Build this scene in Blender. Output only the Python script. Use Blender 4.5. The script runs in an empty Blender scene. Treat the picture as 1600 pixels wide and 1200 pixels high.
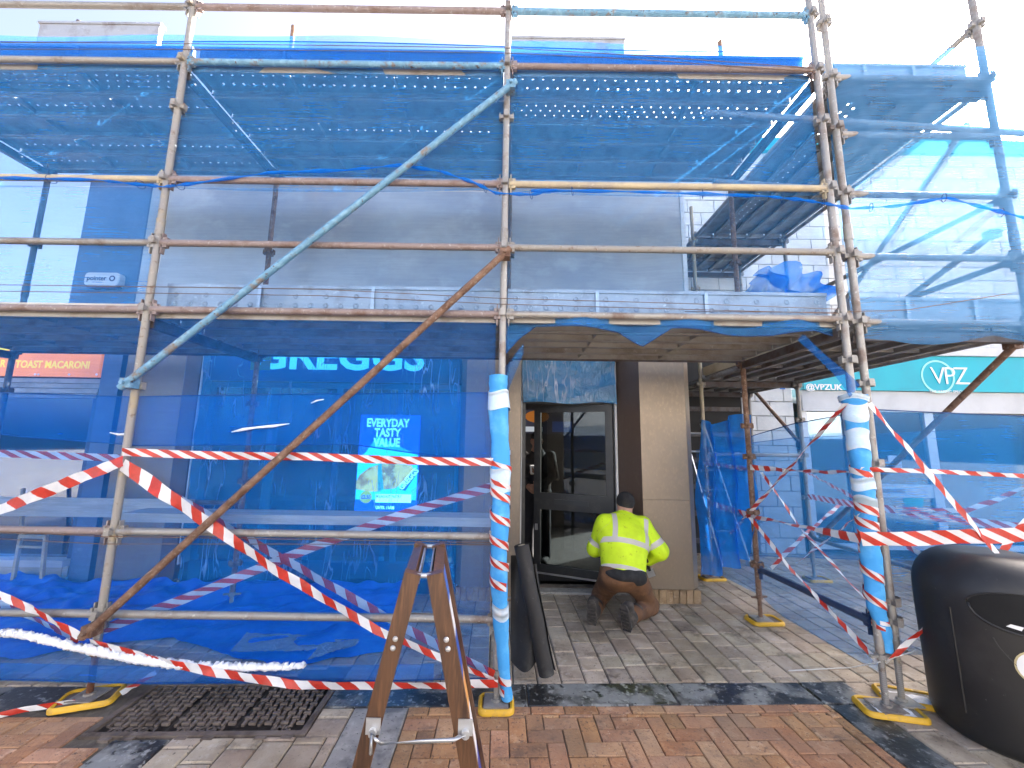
import bpy, bmesh, math, random
import numpy as np
from mathutils import Vector, Matrix, Euler
random.seed(7); np.random.seed(7)
R = math.radians
S = bpy.context.scene
COL = S.collection

# ---------------------------------------------------------------- camera
FPX, PITCH, ROLL, HC = 630.0, R(8.4), R(0.8), 1.6
cam = bpy.data.cameras.new('camera'); cam.sensor_width = 36; cam.lens = FPX/1600*36
cam.clip_start = 0.05; cam.clip_end = 500
camo = bpy.data.objects.new('camera', cam); COL.objects.link(camo)
camo.location = (0, 0, HC)
camo.rotation_euler = (Matrix.Rotation(R(90)+PITCH, 3, 'X') @ Matrix.Rotation(ROLL, 3, 'Z')).to_euler()
S.camera = camo

# ---------------------------------------------------------------- sky, sun, exposure
SUN_AZ, SUN_EL = R(53), R(33)          # azimuth from +Y towards +X
w = bpy.data.worlds.new('World'); S.world = w; w.use_nodes = True
nt = w.node_tree
sky = nt.nodes.new('ShaderNodeTexSky'); sky.sky_type = 'NISHITA'; sky.sun_disc = False
sky.sun_elevation = SUN_EL; sky.sun_rotation = SUN_AZ
sky.air_density = 0.45; sky.dust_density = 7.0; sky.ozone_density = 0.4
bg = nt.nodes['Background']; bg.inputs['Strength'].default_value = 0.15
nt.links.new(sky.outputs[0], bg.inputs['Color'])
sun = bpy.data.lights.new('sun', 'SUN'); sun.energy = 5.0; sun.angle = R(0.5); sun.color = (1, .95, .88)
suno = bpy.data.objects.new('sun', sun); COL.objects.link(suno)
sd = Vector((math.sin(SUN_AZ)*math.cos(SUN_EL), math.cos(SUN_AZ)*math.cos(SUN_EL), math.sin(SUN_EL)))
suno.rotation_euler = sd.to_track_quat('Z', 'Y').to_euler(); suno.location = (12, 9, 12)
S.view_settings.view_transform = 'Standard'; S.view_settings.look = 'None'
S.view_settings.gamma = 1.0; S.view_settings.use_curve_mapping = False
S.view_settings.exposure = 2.75
S.cycles.max_bounces = 10; S.cycles.transparent_max_bounces = 24
S.cycles.sample_clamp_indirect = 6.0; S.cycles.caustics_reflective = False; S.cycles.caustics_refractive = False

# ---------------------------------------------------------------- helpers
_c, _s = math.cos(ROLL), math.sin(ROLL)
_ct, _st = math.cos(PITCH), math.sin(PITCH)
def _ray(x, y):
    u = (x-800)/FPX; v = (600-y)/FPX
    u, v = _c*u-_s*v, _s*u+_c*v
    return (u, _ct-v*_st, _st+v*_ct)
def at(x, y, Y):
    """point of the place that the photograph shows at (x, y), on the vertical plane at distance Y"""
    r = _ray(x, y); t = Y/r[1]
    return Vector((r[0]*t, Y, HC+r[2]*t))
def gnd(x, y, z=0.0):
    r = _ray(x, y); t = (z-HC)/r[2]
    return Vector((r[0]*t, r[1]*t, z))

WLOC = {}
def tag(o, label=None, cat=None, group=None, kind=None):
    if label: o['label'] = label
    if cat: o['category'] = cat
    if group: o['group'] = group
    if kind: o['kind'] = kind
    return o
def thing(name, loc, label, cat, group=None):
    o = bpy.data.objects.new(name, None); COL.objects.link(o); o.location = loc
    o.empty_display_size = .1
    WLOC[o.name] = Vector(loc)
    return tag(o, label, cat, group)
def link(name, me, mat=None, parent=None, loc=None):
    o = bpy.data.objects.new(name, me); COL.objects.link(o)
    if mat is not None and len(me.materials) == 0: me.materials.append(mat)
    if parent is not None:
        o.parent = parent
    o.location = loc if loc is not None else (0, 0, 0)
    pw = WLOC[parent.name] if parent is not None else Vector((0, 0, 0))
    WLOC[o.name] = pw + Vector(o.location)
    return o

class MB:
    """collects world-space faces; build() links them as one mesh object"""
    def __init__(s): s.v = []; s.f = []; s.mi = []; s.uv = None; s.m = 0
    def add(s, vs, fs):
        n = len(s.v); s.v += [tuple(p) for p in vs]
        for f in fs: s.f.append(tuple(i+n for i in f)); s.mi.append(s.m)
        return s
    def box(s, c, size, rot=None):
        x, y, z = [q/2 for q in size]
        vs = [Vector((sx*x, sy*y, sz*z)) for sz in (-1, 1) for sy in (-1, 1) for sx in (-1, 1)]
        if rot is not None: vs = [rot @ p for p in vs]
        c = Vector(c)
        return s.add([p+c for p in vs], [(0,2,3,1),(4,5,7,6),(0,1,5,4),(2,6,7,3),(0,4,6,2),(1,3,7,5)])
    def bx(s, x0, x1, y0, y1, z0, z1):
        return s.box(((x0+x1)/2, (y0+y1)/2, (z0+z1)/2), (x1-x0, y1-y0, z1-z0))
    def beam(s, a, b, w, h, up=(0, 0, 1)):
        a, b = Vector(a), Vector(b); d = (b-a); L = d.length; d.normalize()
        sx = d.cross(Vector(up)).normalized(); uz = sx.cross(d)
        rot = Matrix((sx, d, uz)).transposed()
        return s.box((a+b)/2, (w, L, h), rot)
    def tube(s, pts, r, n=10, caps=True, rr=None):
        pts = [Vector(p) for p in pts]; rings = []
        d0 = (pts[1]-pts[0]).normalized()
        ref = Vector((0, 0, 1)) if abs(d0.z) < .9 else Vector((1, 0, 0))
        k0 = len(s.v); vs = []; fs = []
        for i, p in enumerate(pts):
            d = (pts[min(i+1, len(pts)-1)]-pts[max(i-1, 0)]).normalized()
            sx = d.cross(ref).normalized(); uy = sx.cross(d)
            q = rr[i] if rr else r
            for j in range(n):
                a = 2*math.pi*j/n
                vs.append(p+sx*math.cos(a)*q+uy*math.sin(a)*q)
        for i in range(len(pts)-1):
            for j in range(n):
                a, b = i*n+j, i*n+(j+1) % n
                fs.append((a, b, b+n, a+n))
        if caps:
            fs.append(tuple(range(n-1, -1, -1))); e = (len(pts)-1)*n
            fs.append(tuple(range(e, e+n)))
        return s.add(vs, fs)
    def grid(s, P):
        n, m = len(P), len(P[0])
        return s.add([p for row in P for p in row],
                     [(i*m+j, i*m+j+1, (i+1)*m+j+1, (i+1)*m+j) for i in range(n-1) for j in range(m-1)])
    def prism(s, poly, d):
        """polygon (list of points) extruded by vector d"""
        n = len(poly); d = Vector(d); a = [Vector(p) for p in poly]
        return s.add(a+[p+d for p in a], [tuple(range(n-1, -1, -1)), tuple(range(n, 2*n))] +
                     [(i, (i+1) % n, (i+1) % n+n, i+n) for i in range(n)])
    def lathe(s, c, prof, n=24, rot=None, sx=1, sy=1):
        vs = []; fs = []; c = Vector(c)
        for r_, z in prof:
            for j in range(n):
                a = 2*math.pi*j/n; p = Vector((r_*math.cos(a)*sx, r_*math.sin(a)*sy, z))
                vs.append((rot @ p if rot is not None else p)+c)
        for i in range(len(prof)-1):
            for j in range(n): a, b = i*n+j, i*n+(j+1) % n; fs.append((a, b, b+n, a+n))
        return s.add(vs, fs)
    def mesh(s, name, mats, o=(0, 0, 0), smooth=False, uv=None):
        me = bpy.data.meshes.new(name); o = Vector(o)
        me.from_pydata([tuple(Vector(p)-o) for p in s.v], [], s.f); 
        for m in (mats if isinstance(mats, (list, tuple)) else [mats]): me.materials.append(m)
        if any(s.mi): me.polygons.foreach_set('material_index', s.mi)
        if smooth: me.polygons.foreach_set('use_smooth', [True]*len(me.polygons))
        if uv is not None:
            l = me.uv_layers.new(name='UVMap')
            idx = np.empty(len(me.loops), dtype=np.int32); me.loops.foreach_get('vertex_index', idx)
            l.data.foreach_set('uv', np.asarray(uv, dtype=np.float32)[idx].ravel())
        me.update(); return me
    def build(s, name, mats, parent=None, smooth=False, uv=None, origin=None):
        if parent is not None: o = WLOC[parent.name]; loc = (0, 0, 0)
        elif origin is not None: o = Vector(origin); loc = o
        else:
            a = np.array(s.v); o = Vector(((a[:, 0].min()+a[:, 0].max())/2, (a[:, 1].min()+a[:, 1].max())/2, a[:, 2].min())); loc = o
        me = s.mesh(name, mats, o, smooth, uv)
        return link(name, me, None, parent, loc)

def shade_auto(o, ang=40):
    me = o.data
    me.polygons.foreach_set('use_smooth', [True]*len(me.polygons))
    try: me.set_sharp_from_angle(angle=R(ang))
    except Exception: pass
    return o

# ---------------------------------------------------------------- materials
def newmat(name):
    m = bpy.data.materials.new(name); m.use_nodes = True
    n = m.node_tree.nodes; return m, m.node_tree, n['Principled BSDF'], n['Material Output']
def N(nt, t, **kw):
    n = nt.nodes.new(t)
    for k, v in kw.items(): setattr(n, k, v)
    return n
def rgb(c): return (c[0], c[1], c[2], 1)
def noise(nt, co, scale, detail=4, rough=.55, dist=0):
    n = N(nt, 'ShaderNodeTexNoise'); n.inputs['Scale'].default_value = scale
    n.inputs['Detail'].default_value = detail; n.inputs['Roughness'].default_value = rough
    n.inputs['Distortion'].default_value = dist
    nt.links.new(co, n.inputs['Vector']); return n.outputs['Fac']
def mrange(nt, v, a, b, c=0, d=1):
    n = N(nt, 'ShaderNodeMapRange'); nt.links.new(v, n.inputs[0])
    for i, q in enumerate((a, b, c, d)): n.inputs[i+1].default_value = q
    return n.outputs[0]
def mixc(nt, fac, a, b):
    n = N(nt, 'ShaderNodeMix', data_type='RGBA')
    if hasattr(fac, 'links'): nt.links.new(fac, n.inputs[0])
    else: n.inputs[0].default_value = fac
    for q, i in ((a, 6), (b, 7)):
        if hasattr(q, 'links'): nt.links.new(q, n.inputs[i])
        else: n.inputs[i].default_value = rgb(q)
    return n.outputs[2]
def math_(nt, op, a, b=None):
    n = N(nt, 'ShaderNodeMath', operation=op)
    for i, q in enumerate((a, b)):
        if q is None: continue
        if hasattr(q, 'links'): nt.links.new(q, n.inputs[i])
        else: n.inputs[i].default_value = q
    return n.outputs[0]
def rnd(nt):
    oi = N(nt, 'ShaderNodeObjectInfo'); a = N(nt, 'ShaderNodeAttribute'); a.attribute_name = 'rnd'
    return math_(nt, 'FRACT', math_(nt, 'ADD', oi.outputs['Random'], a.outputs['Fac']))
def objco(nt, stretch=None, shift=True):
    t = N(nt, 'ShaderNodeTexCoord'); co = t.outputs['Object']
    if shift:
        oi = N(nt, 'ShaderNodeObjectInfo'); sc = N(nt, 'ShaderNodeVectorMath', operation='ADD')
        mu = N(nt, 'ShaderNodeVectorMath', operation='SCALE'); mu.inputs['Scale'].default_value = 37.0
        cx = N(nt, 'ShaderNodeCombineXYZ')
        for i in range(3): nt.links.new(oi.outputs['Random'], cx.inputs[i])
        nt.links.new(cx.outputs[0], mu.inputs[0]); nt.links.new(co, sc.inputs[0]); nt.links.new(mu.outputs[0], sc.inputs[1])
        co = sc.outputs[0]
    if stretch:
        mp = N(nt, 'ShaderNodeMapping'); mp.inputs['Scale'].default_value = stretch
        nt.links.new(co, mp.inputs[0]); co = mp.outputs[0]
    return co
def M(name, base, rough=.6, metal=0.0, layers=(), bump=None, rv=0.0, rh=None, stretch=None, spec=None, rlayer=None, emit=None, stains=None):
    """base colour + noise layers (colour, scale, lo, hi[, roughness]) + random value per object + bump (scale, strength)"""
    m, nt, b, out = newmat(name); co = objco(nt, stretch)
    col = base
    rsock = None
    for L in layers:
        f = mrange(nt, noise(nt, co, L[1], 6, .62), L[2], L[3])
        col = mixc(nt, f, col, L[0])
        if len(L) > 4:
            a = N(nt, 'ShaderNodeMix', data_type='FLOAT'); nt.links.new(f, a.inputs[0])
            if rsock is None: a.inputs[2].default_value = rough
            else: nt.links.new(rsock, a.inputs[2])
            a.inputs[3].default_value = L[4]; rsock = a.outputs[0]
    if stains:
        ge = N(nt, 'ShaderNodeNewGeometry')
        f1 = mrange(nt, noise(nt, ge.outputs['Position'], 1.15, 6, .6), .47, .62)
        f2 = mrange(nt, noise(nt, ge.outputs['Position'], 3.3, 8, .74), .53, .64)
        col = mixc(nt, math_(nt, 'MULTIPLY', f1, .75), col, stains[0]); col = mixc(nt, math_(nt, 'MULTIPLY', f2, .8), col, stains[1])
    if rv or rh:
        h = N(nt, 'ShaderNodeHueSaturation'); r_ = rnd(nt)
        nt.links.new(mrange(nt, r_, 0, 1, 1-rv, 1+rv), h.inputs['Value'])
        if rh:
            r2 = math_(nt, 'FRACT', math_(nt, 'MULTIPLY', r_, 7.31))
            nt.links.new(mrange(nt, r2, 0, 1, .5-rh, .5+rh), h.inputs['Hue'])
            r3 = math_(nt, 'FRACT', math_(nt, 'MULTIPLY', r_, 13.7))
            nt.links.new(mrange(nt, r3, 0, 1, .92, 1.06), h.inputs['Saturation'])
        if hasattr(col, 'links'): nt.links.new(col, h.inputs['Color'])
        else: h.inputs['Color'].default_value = rgb(col)
        col = h.outputs[0]
    if hasattr(col, 'links'): nt.links.new(col, b.inputs['Base Color'])
    else: b.inputs['Base Color'].default_value = rgb(col)
    b.inputs['Roughness'].default_value = rough
    if rsock is not None: nt.links.new(rsock, b.inputs['Roughness'])
    b.inputs['Metallic'].default_value = metal
    if spec is not None: b.inputs['Specular IOR Level'].default_value = spec
    if emit:
        b.inputs['Emission Strength'].default_value = emit
        if hasattr(col, 'links'): nt.links.new(col, b.inputs['Emission Color'])
        else: b.inputs['Emission Color'].default_value = rgb(col)
    if bump:
        bp = N(nt, 'ShaderNodeBump'); bp.inputs['Strength'].default_value = bump[1]; bp.inputs['Distance'].default_value = bump[2] if len(bump) > 2 else .01
        nt.links.new(noise(nt, co, bump[0], 5, .6), bp.inputs['Height']); nt.links.new(bp.outputs[0], b.inputs['Normal'])
    return m
def netmat(name, col, dens, var=.1, scale=3.0):
    """knitted debris netting: blue threads with open gaps, so part of the light goes straight through"""
    m, nt, b, out = newmat(name); nt.nodes.remove(b)
    co = objco(nt, (1, 1, 1))
    tr = N(nt, 'ShaderNodeBsdfTransparent'); tr.inputs[0].default_value = (.78, .89, 1, 1)
    di = N(nt, 'ShaderNodeBsdfDiffuse'); di.inputs[0].default_value = rgb(col)
    tl = N(nt, 'ShaderNodeBsdfTranslucent'); tl.inputs[0].default_value = rgb(col)
    mx = N(nt, 'ShaderNodeMixShader'); mx.inputs[0].default_value = .45
    nt.links.new(di.outputs[0], mx.inputs[1]); nt.links.new(tl.outputs[0], mx.inputs[2])
    mp = N(nt, 'ShaderNodeMapping'); mp.inputs['Scale'].default_value = (.6, .6, 14); nt.links.new(co, mp.inputs[0])
    f1 = noise(nt, co, scale, 4); f2 = noise(nt, mp.outputs[0], 6, 3)
    f = math_(nt, 'ADD', mrange(nt, f1, .25, .75, dens-var, dens+var), mrange(nt, f2, .2, .8, -.05, .05))
    ms = N(nt, 'ShaderNodeMixShader'); nt.links.new(f, ms.inputs[0])
    nt.links.new(tr.outputs[0], ms.inputs[1]); nt.links.new(mx.outputs[0], ms.inputs[2])
    nt.links.new(ms.outputs[0], out.inputs[0]); return m
def glassmat(name, tint=(.75, .82, .85), gl=.02, fac_lo=.05, fac_hi=.9):
    m, nt, b, out = newmat(name); nt.nodes.remove(b)
    tr = N(nt, 'ShaderNodeBsdfTransparent'); tr.inputs[0].default_value = rgb(tint)
    g = N(nt, 'ShaderNodeBsdfGlossy'); g.inputs['Roughness'].default_value = gl; g.inputs[0].default_value = (.95, .97, 1, 1)
    fr = N(nt, 'ShaderNodeFresnel'); fr.inputs[0].default_value = 1.5
    f = mrange(nt, fr.outputs[0], .04, 1, fac_lo, fac_hi)
    ms = N(nt, 'ShaderNodeMixShader'); nt.links.new(f, ms.inputs[0])
    nt.links.new(tr.outputs[0], ms.inputs[1]); nt.links.new(g.outputs[0], ms.inputs[2]); nt.links.new(ms.outputs[0], out.inputs[0]); return m
def sheetmat(name, col, clear, rough=.12, bump=(14, .8)):
    """thin glossy polythene, creased"""
    m, nt, b, out = newmat(name); co = objco(nt)
    b.inputs['Base Color'].default_value = rgb(col); b.inputs['Roughness'].default_value = rough; b.inputs['Specular IOR Level'].default_value = .8
    tr = N(nt, 'ShaderNodeBsdfTransparent'); tr.inputs[0].default_value = (.35, .75, 1, 1)
    mp = N(nt, 'ShaderNodeMapping'); mp.inputs['Rotation'].default_value = (0, .5, 0); mp.inputs['Scale'].default_value = (1, 1, .3); nt.links.new(co, mp.inputs[0])
    bp = N(nt, 'ShaderNodeBump'); bp.inputs['Strength'].default_value = bump[1]; bp.inputs['Distance'].default_value = .03
    h = math_(nt, 'ABSOLUTE', math_(nt, 'SUBTRACT', noise(nt, mp.outputs[0], bump[0], 3, .5, .9), .5))
    h2 = math_(nt, 'ABSOLUTE', math_(nt, 'SUBTRACT', noise(nt, co, bump[0]*.55, 4, .55, 1.5), .5))
    nt.links.new(math_(nt, 'ADD', h, h2), bp.inputs['Height']); nt.links.new(bp.outputs[0], b.inputs['Normal'])
    # pale crease lines: fold highlights painted into the film colour
    crs = []
    for ry, sc_ in ((.75, 7), (-.6, 9)):
        m2 = N(nt, 'ShaderNodeMapping'); m2.inputs['Rotation'].default_value = (0, ry, 0); m2.inputs['Scale'].default_value = (1, 1, .14); nt.links.new(co, m2.inputs[0])
        crs.append(math_(nt, 'ABSOLUTE', math_(nt, 'SUBTRACT', noise(nt, m2.outputs[0], sc_, 2, .4, .15), .5)))
    cr1, cr2 = crs
    cz = math_(nt, 'MULTIPLY', mrange(nt, math_(nt, 'MINIMUM', cr1, cr2), .002, .016, 1, 0), mrange(nt, noise(nt, co, 2.2, 3), .45, .68))
    nt.links.new(mixc(nt, cz, col, tuple(min(1, c*.5+.42) for c in col)), b.inputs['Base Color'])
    ms = N(nt, 'ShaderNodeMixShader'); nt.links.new(mrange(nt, cz, 0, 1, clear, clear*.35), ms.inputs[0])
    nt.links.new(b.outputs[0], ms.inputs[1]); nt.links.new(tr.outputs[0], ms.inputs[2]); nt.links.new(ms.outputs[0], out.inputs[0]); return m
def tapemat(name, red=(.5, .035, .02), white=(.8, .79, .77), period=.17, slant=.35):
    m, nt, b, out = newmat(name)
    t = N(nt, 'ShaderNodeUVMap'); sx = N(nt, 'ShaderNodeSeparateXYZ'); nt.links.new(t.outputs[0], sx.inputs[0])
    u = math_(nt, 'ADD', math_(nt, 'DIVIDE', sx.outputs[0], period), math_(nt, 'MULTIPLY', sx.outputs[1], slant))
    f = math_(nt, 'GREATER_THAN', math_(nt, 'FRACT', u), .5)
    co = objco(nt)
    wh = mixc(nt, mrange(nt, noise(nt, co, 9), .45, .75), white, tuple(c*.8 for c in white))
    rd = mixc(nt, mrange(nt, noise(nt, co, 12), .4, .75), red, tuple(c*1.5 for c in red))
    nt.links.new(mixc(nt, f, wh, rd), b.inputs['Base Color'])
    b.inputs['Roughness'].default_value = .32
    bp = N(nt, 'ShaderNodeBump'); bp.inputs['Strength'].default_value = .35; bp.inputs['Distance'].default_value = .01
    nt.links.new(noise(nt, co, 45, 3), bp.inputs['Height']); nt.links.new(bp.outputs[0], b.inputs['Normal'])
    tl = N(nt, 'ShaderNodeBsdfTranslucent'); nt.links.new(mixc(nt, f, wh, rd), tl.inputs[0])
    ms = N(nt, 'ShaderNodeMixShader'); ms.inputs[0].default_value = .25
    nt.links.new(b.outputs[0], ms.inputs[1]); nt.links.new(tl.outputs[0], ms.inputs[2]); nt.links.new(ms.outputs[0], out.inputs[0])
    return m

RUST = (.13, .055, .025); GALV = (.36, .36, .35)
MT = {}
MT['steel'] = M('galvanised_tube', (.30, .29, .27), .5, .35, [((.2, .15, .125), 6, .5, .7, .8), ((.55, .54, .52), 40, .6, .75)], (60, .3, .004), .12)
MT['steel_yel'] = M('yellowed_tube', (.28, .265, .235), .6, .15, [((.26, .25, .24), 5, .42, .6), ((.34, .27, .15), 3, .58, .7), ((.14, .08, .05), 22, .58, .72), ((.6, .58, .5), 45, .63, .75)], (60, .3, .004))
MT['yellow_tube'] = M('yellow_painted_tube', (.46, .385, .24), .5, .0, [((.34, .29, .22), 6, .42, .62), ((.58, .52, .40), 30, .6, .75)], (60, .2, .004))
MT['rust'] = M('rusted_tube', (.20, .12, .08), .8, .1, [((.10, .05, .03), 14, .45, .65), ((.33, .27, .22), 55, .55, .72)], (70, .5, .004), .15)
MT['plum'] = M('dull_primer_tube', (.25, .20, .19), .65, .15, [((.17, .11, .085), 9, .5, .7), ((.42, .40, .38), 40, .58, .72)], (70, .4, .004), .12)
MT['orange_rust'] = M('orange_rust_tube', (.23, .085, .03), .85, .05, [((.10, .04, .02), 12, .45, .65), ((.32, .15, .06), 40, .55, .7)], (80, .5, .004))
MT['blue_tube'] = M('blue_painted_tube', (.12, .27, .40), .55, .05, [((.2, .17, .15), 9, .53, .62, .8), ((.2, .38, .52), 20, .5, .65), ((.07, .04, .03), 34, .6, .66)], (60, .4, .004))
MT['dark_steel'] = M('dark_tube', (.12, .11, .11), .6, .2, [((.08, .05, .035), 8, .45, .65)], (60, .3, .004), .15)
MT['deck'] = M('steel_deck', (.32, .31, .29), .55, .2, [((.2, .165, .135), 4, .45, .7, .75), ((.4, .39, .37), 18, .6, .75)], (40, .2, .004), .15)
MT['toe'] = M('galvanised_toe_board', (.42, .43, .44), .45, .4, [((.28, .26, .25), 5, .5, .7), ((.6, .6, .6), 25, .6, .75)], (30, .2, .004), .06)
MT['pad'] = M('yellow_plastic', (.62, .36, .02), .5, 0, [((.35, .22, .06), 14, .55, .7), ((.75, .55, .2), 30, .62, .75)], (50, .2, .003))
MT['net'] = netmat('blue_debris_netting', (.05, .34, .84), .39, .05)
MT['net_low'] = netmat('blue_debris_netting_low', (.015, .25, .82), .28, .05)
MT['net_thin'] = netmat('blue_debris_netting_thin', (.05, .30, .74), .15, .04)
MT['net_haze'] = netmat('blue_debris_netting_haze', (.15, .46, .88), .40, .06)  # paler copy of the net: sun glare and haze put into its colour
MT['net2'] = netmat('blue_debris_netting_doubled', (.012, .21, .72), .42, .07)
MT['net_clear'] = netmat('blue_debris_netting_open', (.03, .29, .76), .28, .05)
MT['net_bunch'] = netmat('blue_netting_bunched', (.015, .25, .80), .60, .16, 7)
MT['cord'] = M('rusty_wire', (.16, .09, .05), .7, .2)
MT['hem'] = M('dark_net_hem', (.01, .05, .16), .8)
MT['tape'] = tapemat('barrier_tape')
MT['tape2'] = tapemat('barrier_tape_slanted', period=.14, slant=.9)
MT['foam'] = M('blue_foam', (.05, .33, .72), .75, 0, [((.12, .45, .8), 9, .5, .7)], (30, .5, .006))
MT['foam_pale'] = M('pale_foam_wrap', (.5, .66, .8), .5, 0, [((.7, .75, .8), 12, .5, .7)], (40, .6, .006))
MT['snow'] = M('granular_snow', (.85, .87, .9), .6, 0, [((.7, .75, .82), 60, .5, .7)], (120, 1, .006))
MT['white'] = M('white_paint', (.78, .78, .76), .45, 0, [((.6, .6, .58), 6, .55, .75)])
MT['white_plain'] = M('white_print', (.82, .82, .82), .5)
MT['black'] = M('black_plastic', (.012, .012, .0125), .48, 0, [((.024, .023, .022), 5, .52, .75, .5), ((.07, .07, .07), 40, .68, .73)], (90, .15, .002))
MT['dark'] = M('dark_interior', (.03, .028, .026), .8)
MT['frame'] = M('charcoal_aluminium', (.035, .038, .042), .4, .3, [((.06, .06, .06), 8, .5, .75)])
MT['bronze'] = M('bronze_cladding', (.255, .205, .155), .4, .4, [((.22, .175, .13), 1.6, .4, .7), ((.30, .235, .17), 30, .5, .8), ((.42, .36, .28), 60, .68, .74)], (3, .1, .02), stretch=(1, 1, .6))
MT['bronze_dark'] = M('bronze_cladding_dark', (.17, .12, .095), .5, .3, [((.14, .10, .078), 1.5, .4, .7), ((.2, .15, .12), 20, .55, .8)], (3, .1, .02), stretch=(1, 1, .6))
MT['fascia'] = M('grey_metal_fascia', (.56, .53, .48), .34, .4, [((.40, .385, .37), .55, .40, .64), ((.63, .60, .55), 1.6, .52, .75)], (1.5, .1, .02), stretch=(1, 1, 1.6))
MT['bluewall'] = M('slate_blue_paint', (.13, .20, .36), .7, 0, [((.10, .16, .30), 1.6, .4, .7), ((.2, .28, .44), 14, .6, .75)], (50, .25, .004))
MT['bluepanel'] = M('dark_blue_panel', (.06, .10, .2), .6, 0, [((.09, .14, .26), 2, .4, .7)], (40, .2, .004))
MT['glass'] = glassmat('shop_glass', (.6, .66, .68))
MT['glass_dark'] = glassmat('door_glass', (.38, .42, .43), .01, .032, .95)
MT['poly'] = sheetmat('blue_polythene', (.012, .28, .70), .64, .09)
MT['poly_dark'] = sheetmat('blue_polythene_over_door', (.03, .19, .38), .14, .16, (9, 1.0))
MT['tarp'] = M('blue_tarpaulin', (.012, .13, .66), .35, 0, [((.01, .08, .48), 5, .45, .7)], (22, .6, .01))
MT['clear_poly'] = sheetmat('clear_polythene', (.45, .5, .52), .35, .15, (25, .8))
MT['felt'] = M('black_roofing_felt', (.022, .022, .022), .7, 0, [((.06, .06, .058), 7, .55, .75), ((.12, .12, .11), 70, .66, .72)], (120, .5, .002))
MT['wood'] = M('dark_stained_wood', (.095, .042, .018), .45, 0, [((.045, .02, .01), 4, .4, .65), ((.145, .068, .03), 9, .5, .7)], (12, .35, .004), stretch=(9, 9, .7))
MT['plank'] = M('weathered_scaffold_board', (.50, .48, .44), .75, 0, [((.36, .34, .3), 3, .45, .7), ((.62, .6, .56), 20, .55, .75)], (14, .4, .004), stretch=(.6, 6, 6))
MT['timber'] = M('pale_timber', (.5, .42, .28), .7, 0, [((.36, .28, .17), 5, .45, .7)], (20, .3, .004))
MT['alu'] = M('ladder_aluminium', (.55, .56, .57), .35, .7, [((.4, .4, .4), 8, .5, .7)])
MT['redbrick'] = M('red_clay_paver', (.44, .24, .12), .85, 0, [((.33, .165, .08), 6, .40, .62), ((.55, .36, .21), 11, .56, .72), ((.15, .085, .055), 55, .57, .66), ((.6, .47, .34), 90, .64, .70), ((.25, .15, .095), 2.6, .55, .72)], (75, 1.0, .006), .2, .008, stains=((.27, .165, .10), (.17, .105, .07)))
MT['grey'] = M('buff_concrete_paver', (.44, .365, .275), .75, 0, [((.33, .265, .195), 6, .43, .64, .6), ((.48, .42, .35), 16, .55, .72), ((.12, .10, .075), 50, .61, .69), ((.6, .56, .5), 80, .67, .72)], (70, .8, .005), .17, .01, stains=((.22, .165, .11), (.12, .088, .058)))
MT['slab'] = M('dark_slate_slab', (.20, .205, .195), .55, 0, [((.022, .022, .021), 2.6, .43, .53, .3), ((.26, .265, .25), 22, .56, .64), ((.015, .015, .015), 18, .57, .63, .3), ((.4, .4, .38), 50, .66, .72)], (40, .5, .004), .15)
MT['slab_grey'] = M('grey_stone_slab', (.29, .28, .26), .7, 0, [((.14, .135, .125), 5, .48, .64, .5), ((.4, .385, .355), 14, .5, .75), ((.06, .06, .06), 50, .6, .68)], (50, .5, .004), .12)
MT['bedding'] = M('sandy_jointing', (.115, .095, .07), .9, 0, [((.06, .05, .04), 4, .4, .7), ((.18, .155, .12), 11, .5, .7)], (60, .6, .006))
MT['asphalt'] = M('distant_paving', (.22, .19, .165), .85, 0, [((.15, .13, .11), 1.5, .4, .7), ((.28, .25, .22), 12, .5, .7)], (30, .4, .006))
MT['iron_pit'] = M('cast_iron_pit', (.075, .06, .05), .85, .1, [((.02, .016, .013), 5, .45, .65)], (70, .4, .003))
MT['iron'] = M('cast_iron', (.17, .135, .11), .75, .2, [((.06, .045, .035), 4, .45, .65), ((.22, .18, .15), 12, .55, .75)], (70, .4, .003))
MT['block'] = M('white_painted_block', (.68, .69, .68), .75, 0, [((.55, .56, .56), 3, .45, .7), ((.75, .75, .73), 16, .55, .75)], (45, .4, .005), .06)
MT['mortar'] = M('grey_mortar', (.42, .42, .41), .9, 0, [], (60, .4, .005))
MT['teal'] = M('teal_fascia', (.0, .40, .50), .4, 0, [((.01, .35, .45), 2, .45, .7)])
MT['pale_panel'] = M('pale_grey_panel', (.56, .58, .6), .5, 0, [((.46, .48, .5), 2, .45, .7)])
MT['orange'] = M('orange_sign', (.92, .27, .07), .5, 0, [((.85, .23, .06), 2.5, .5, .7)], emit=.12)  # faint glow added to lift the sign board out of the shade
MT['yel_print'] = M('yellow_print', (.85, .68, .06), .5, emit=.12)  # same added glow as the orange board
MT['shutter'] = M('grey_shutter', (.30, .33, .38), .5, .2, [((.2, .22, .26), 6, .45, .7)])
MT['cobble'] = M('rough_stone_plinth', (.34, .24, .14), .85, 0, [((.2, .13, .07), 8, .4, .65), ((.45, .35, .24), 22, .55, .75)], (25, 1, .012), .2)

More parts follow.
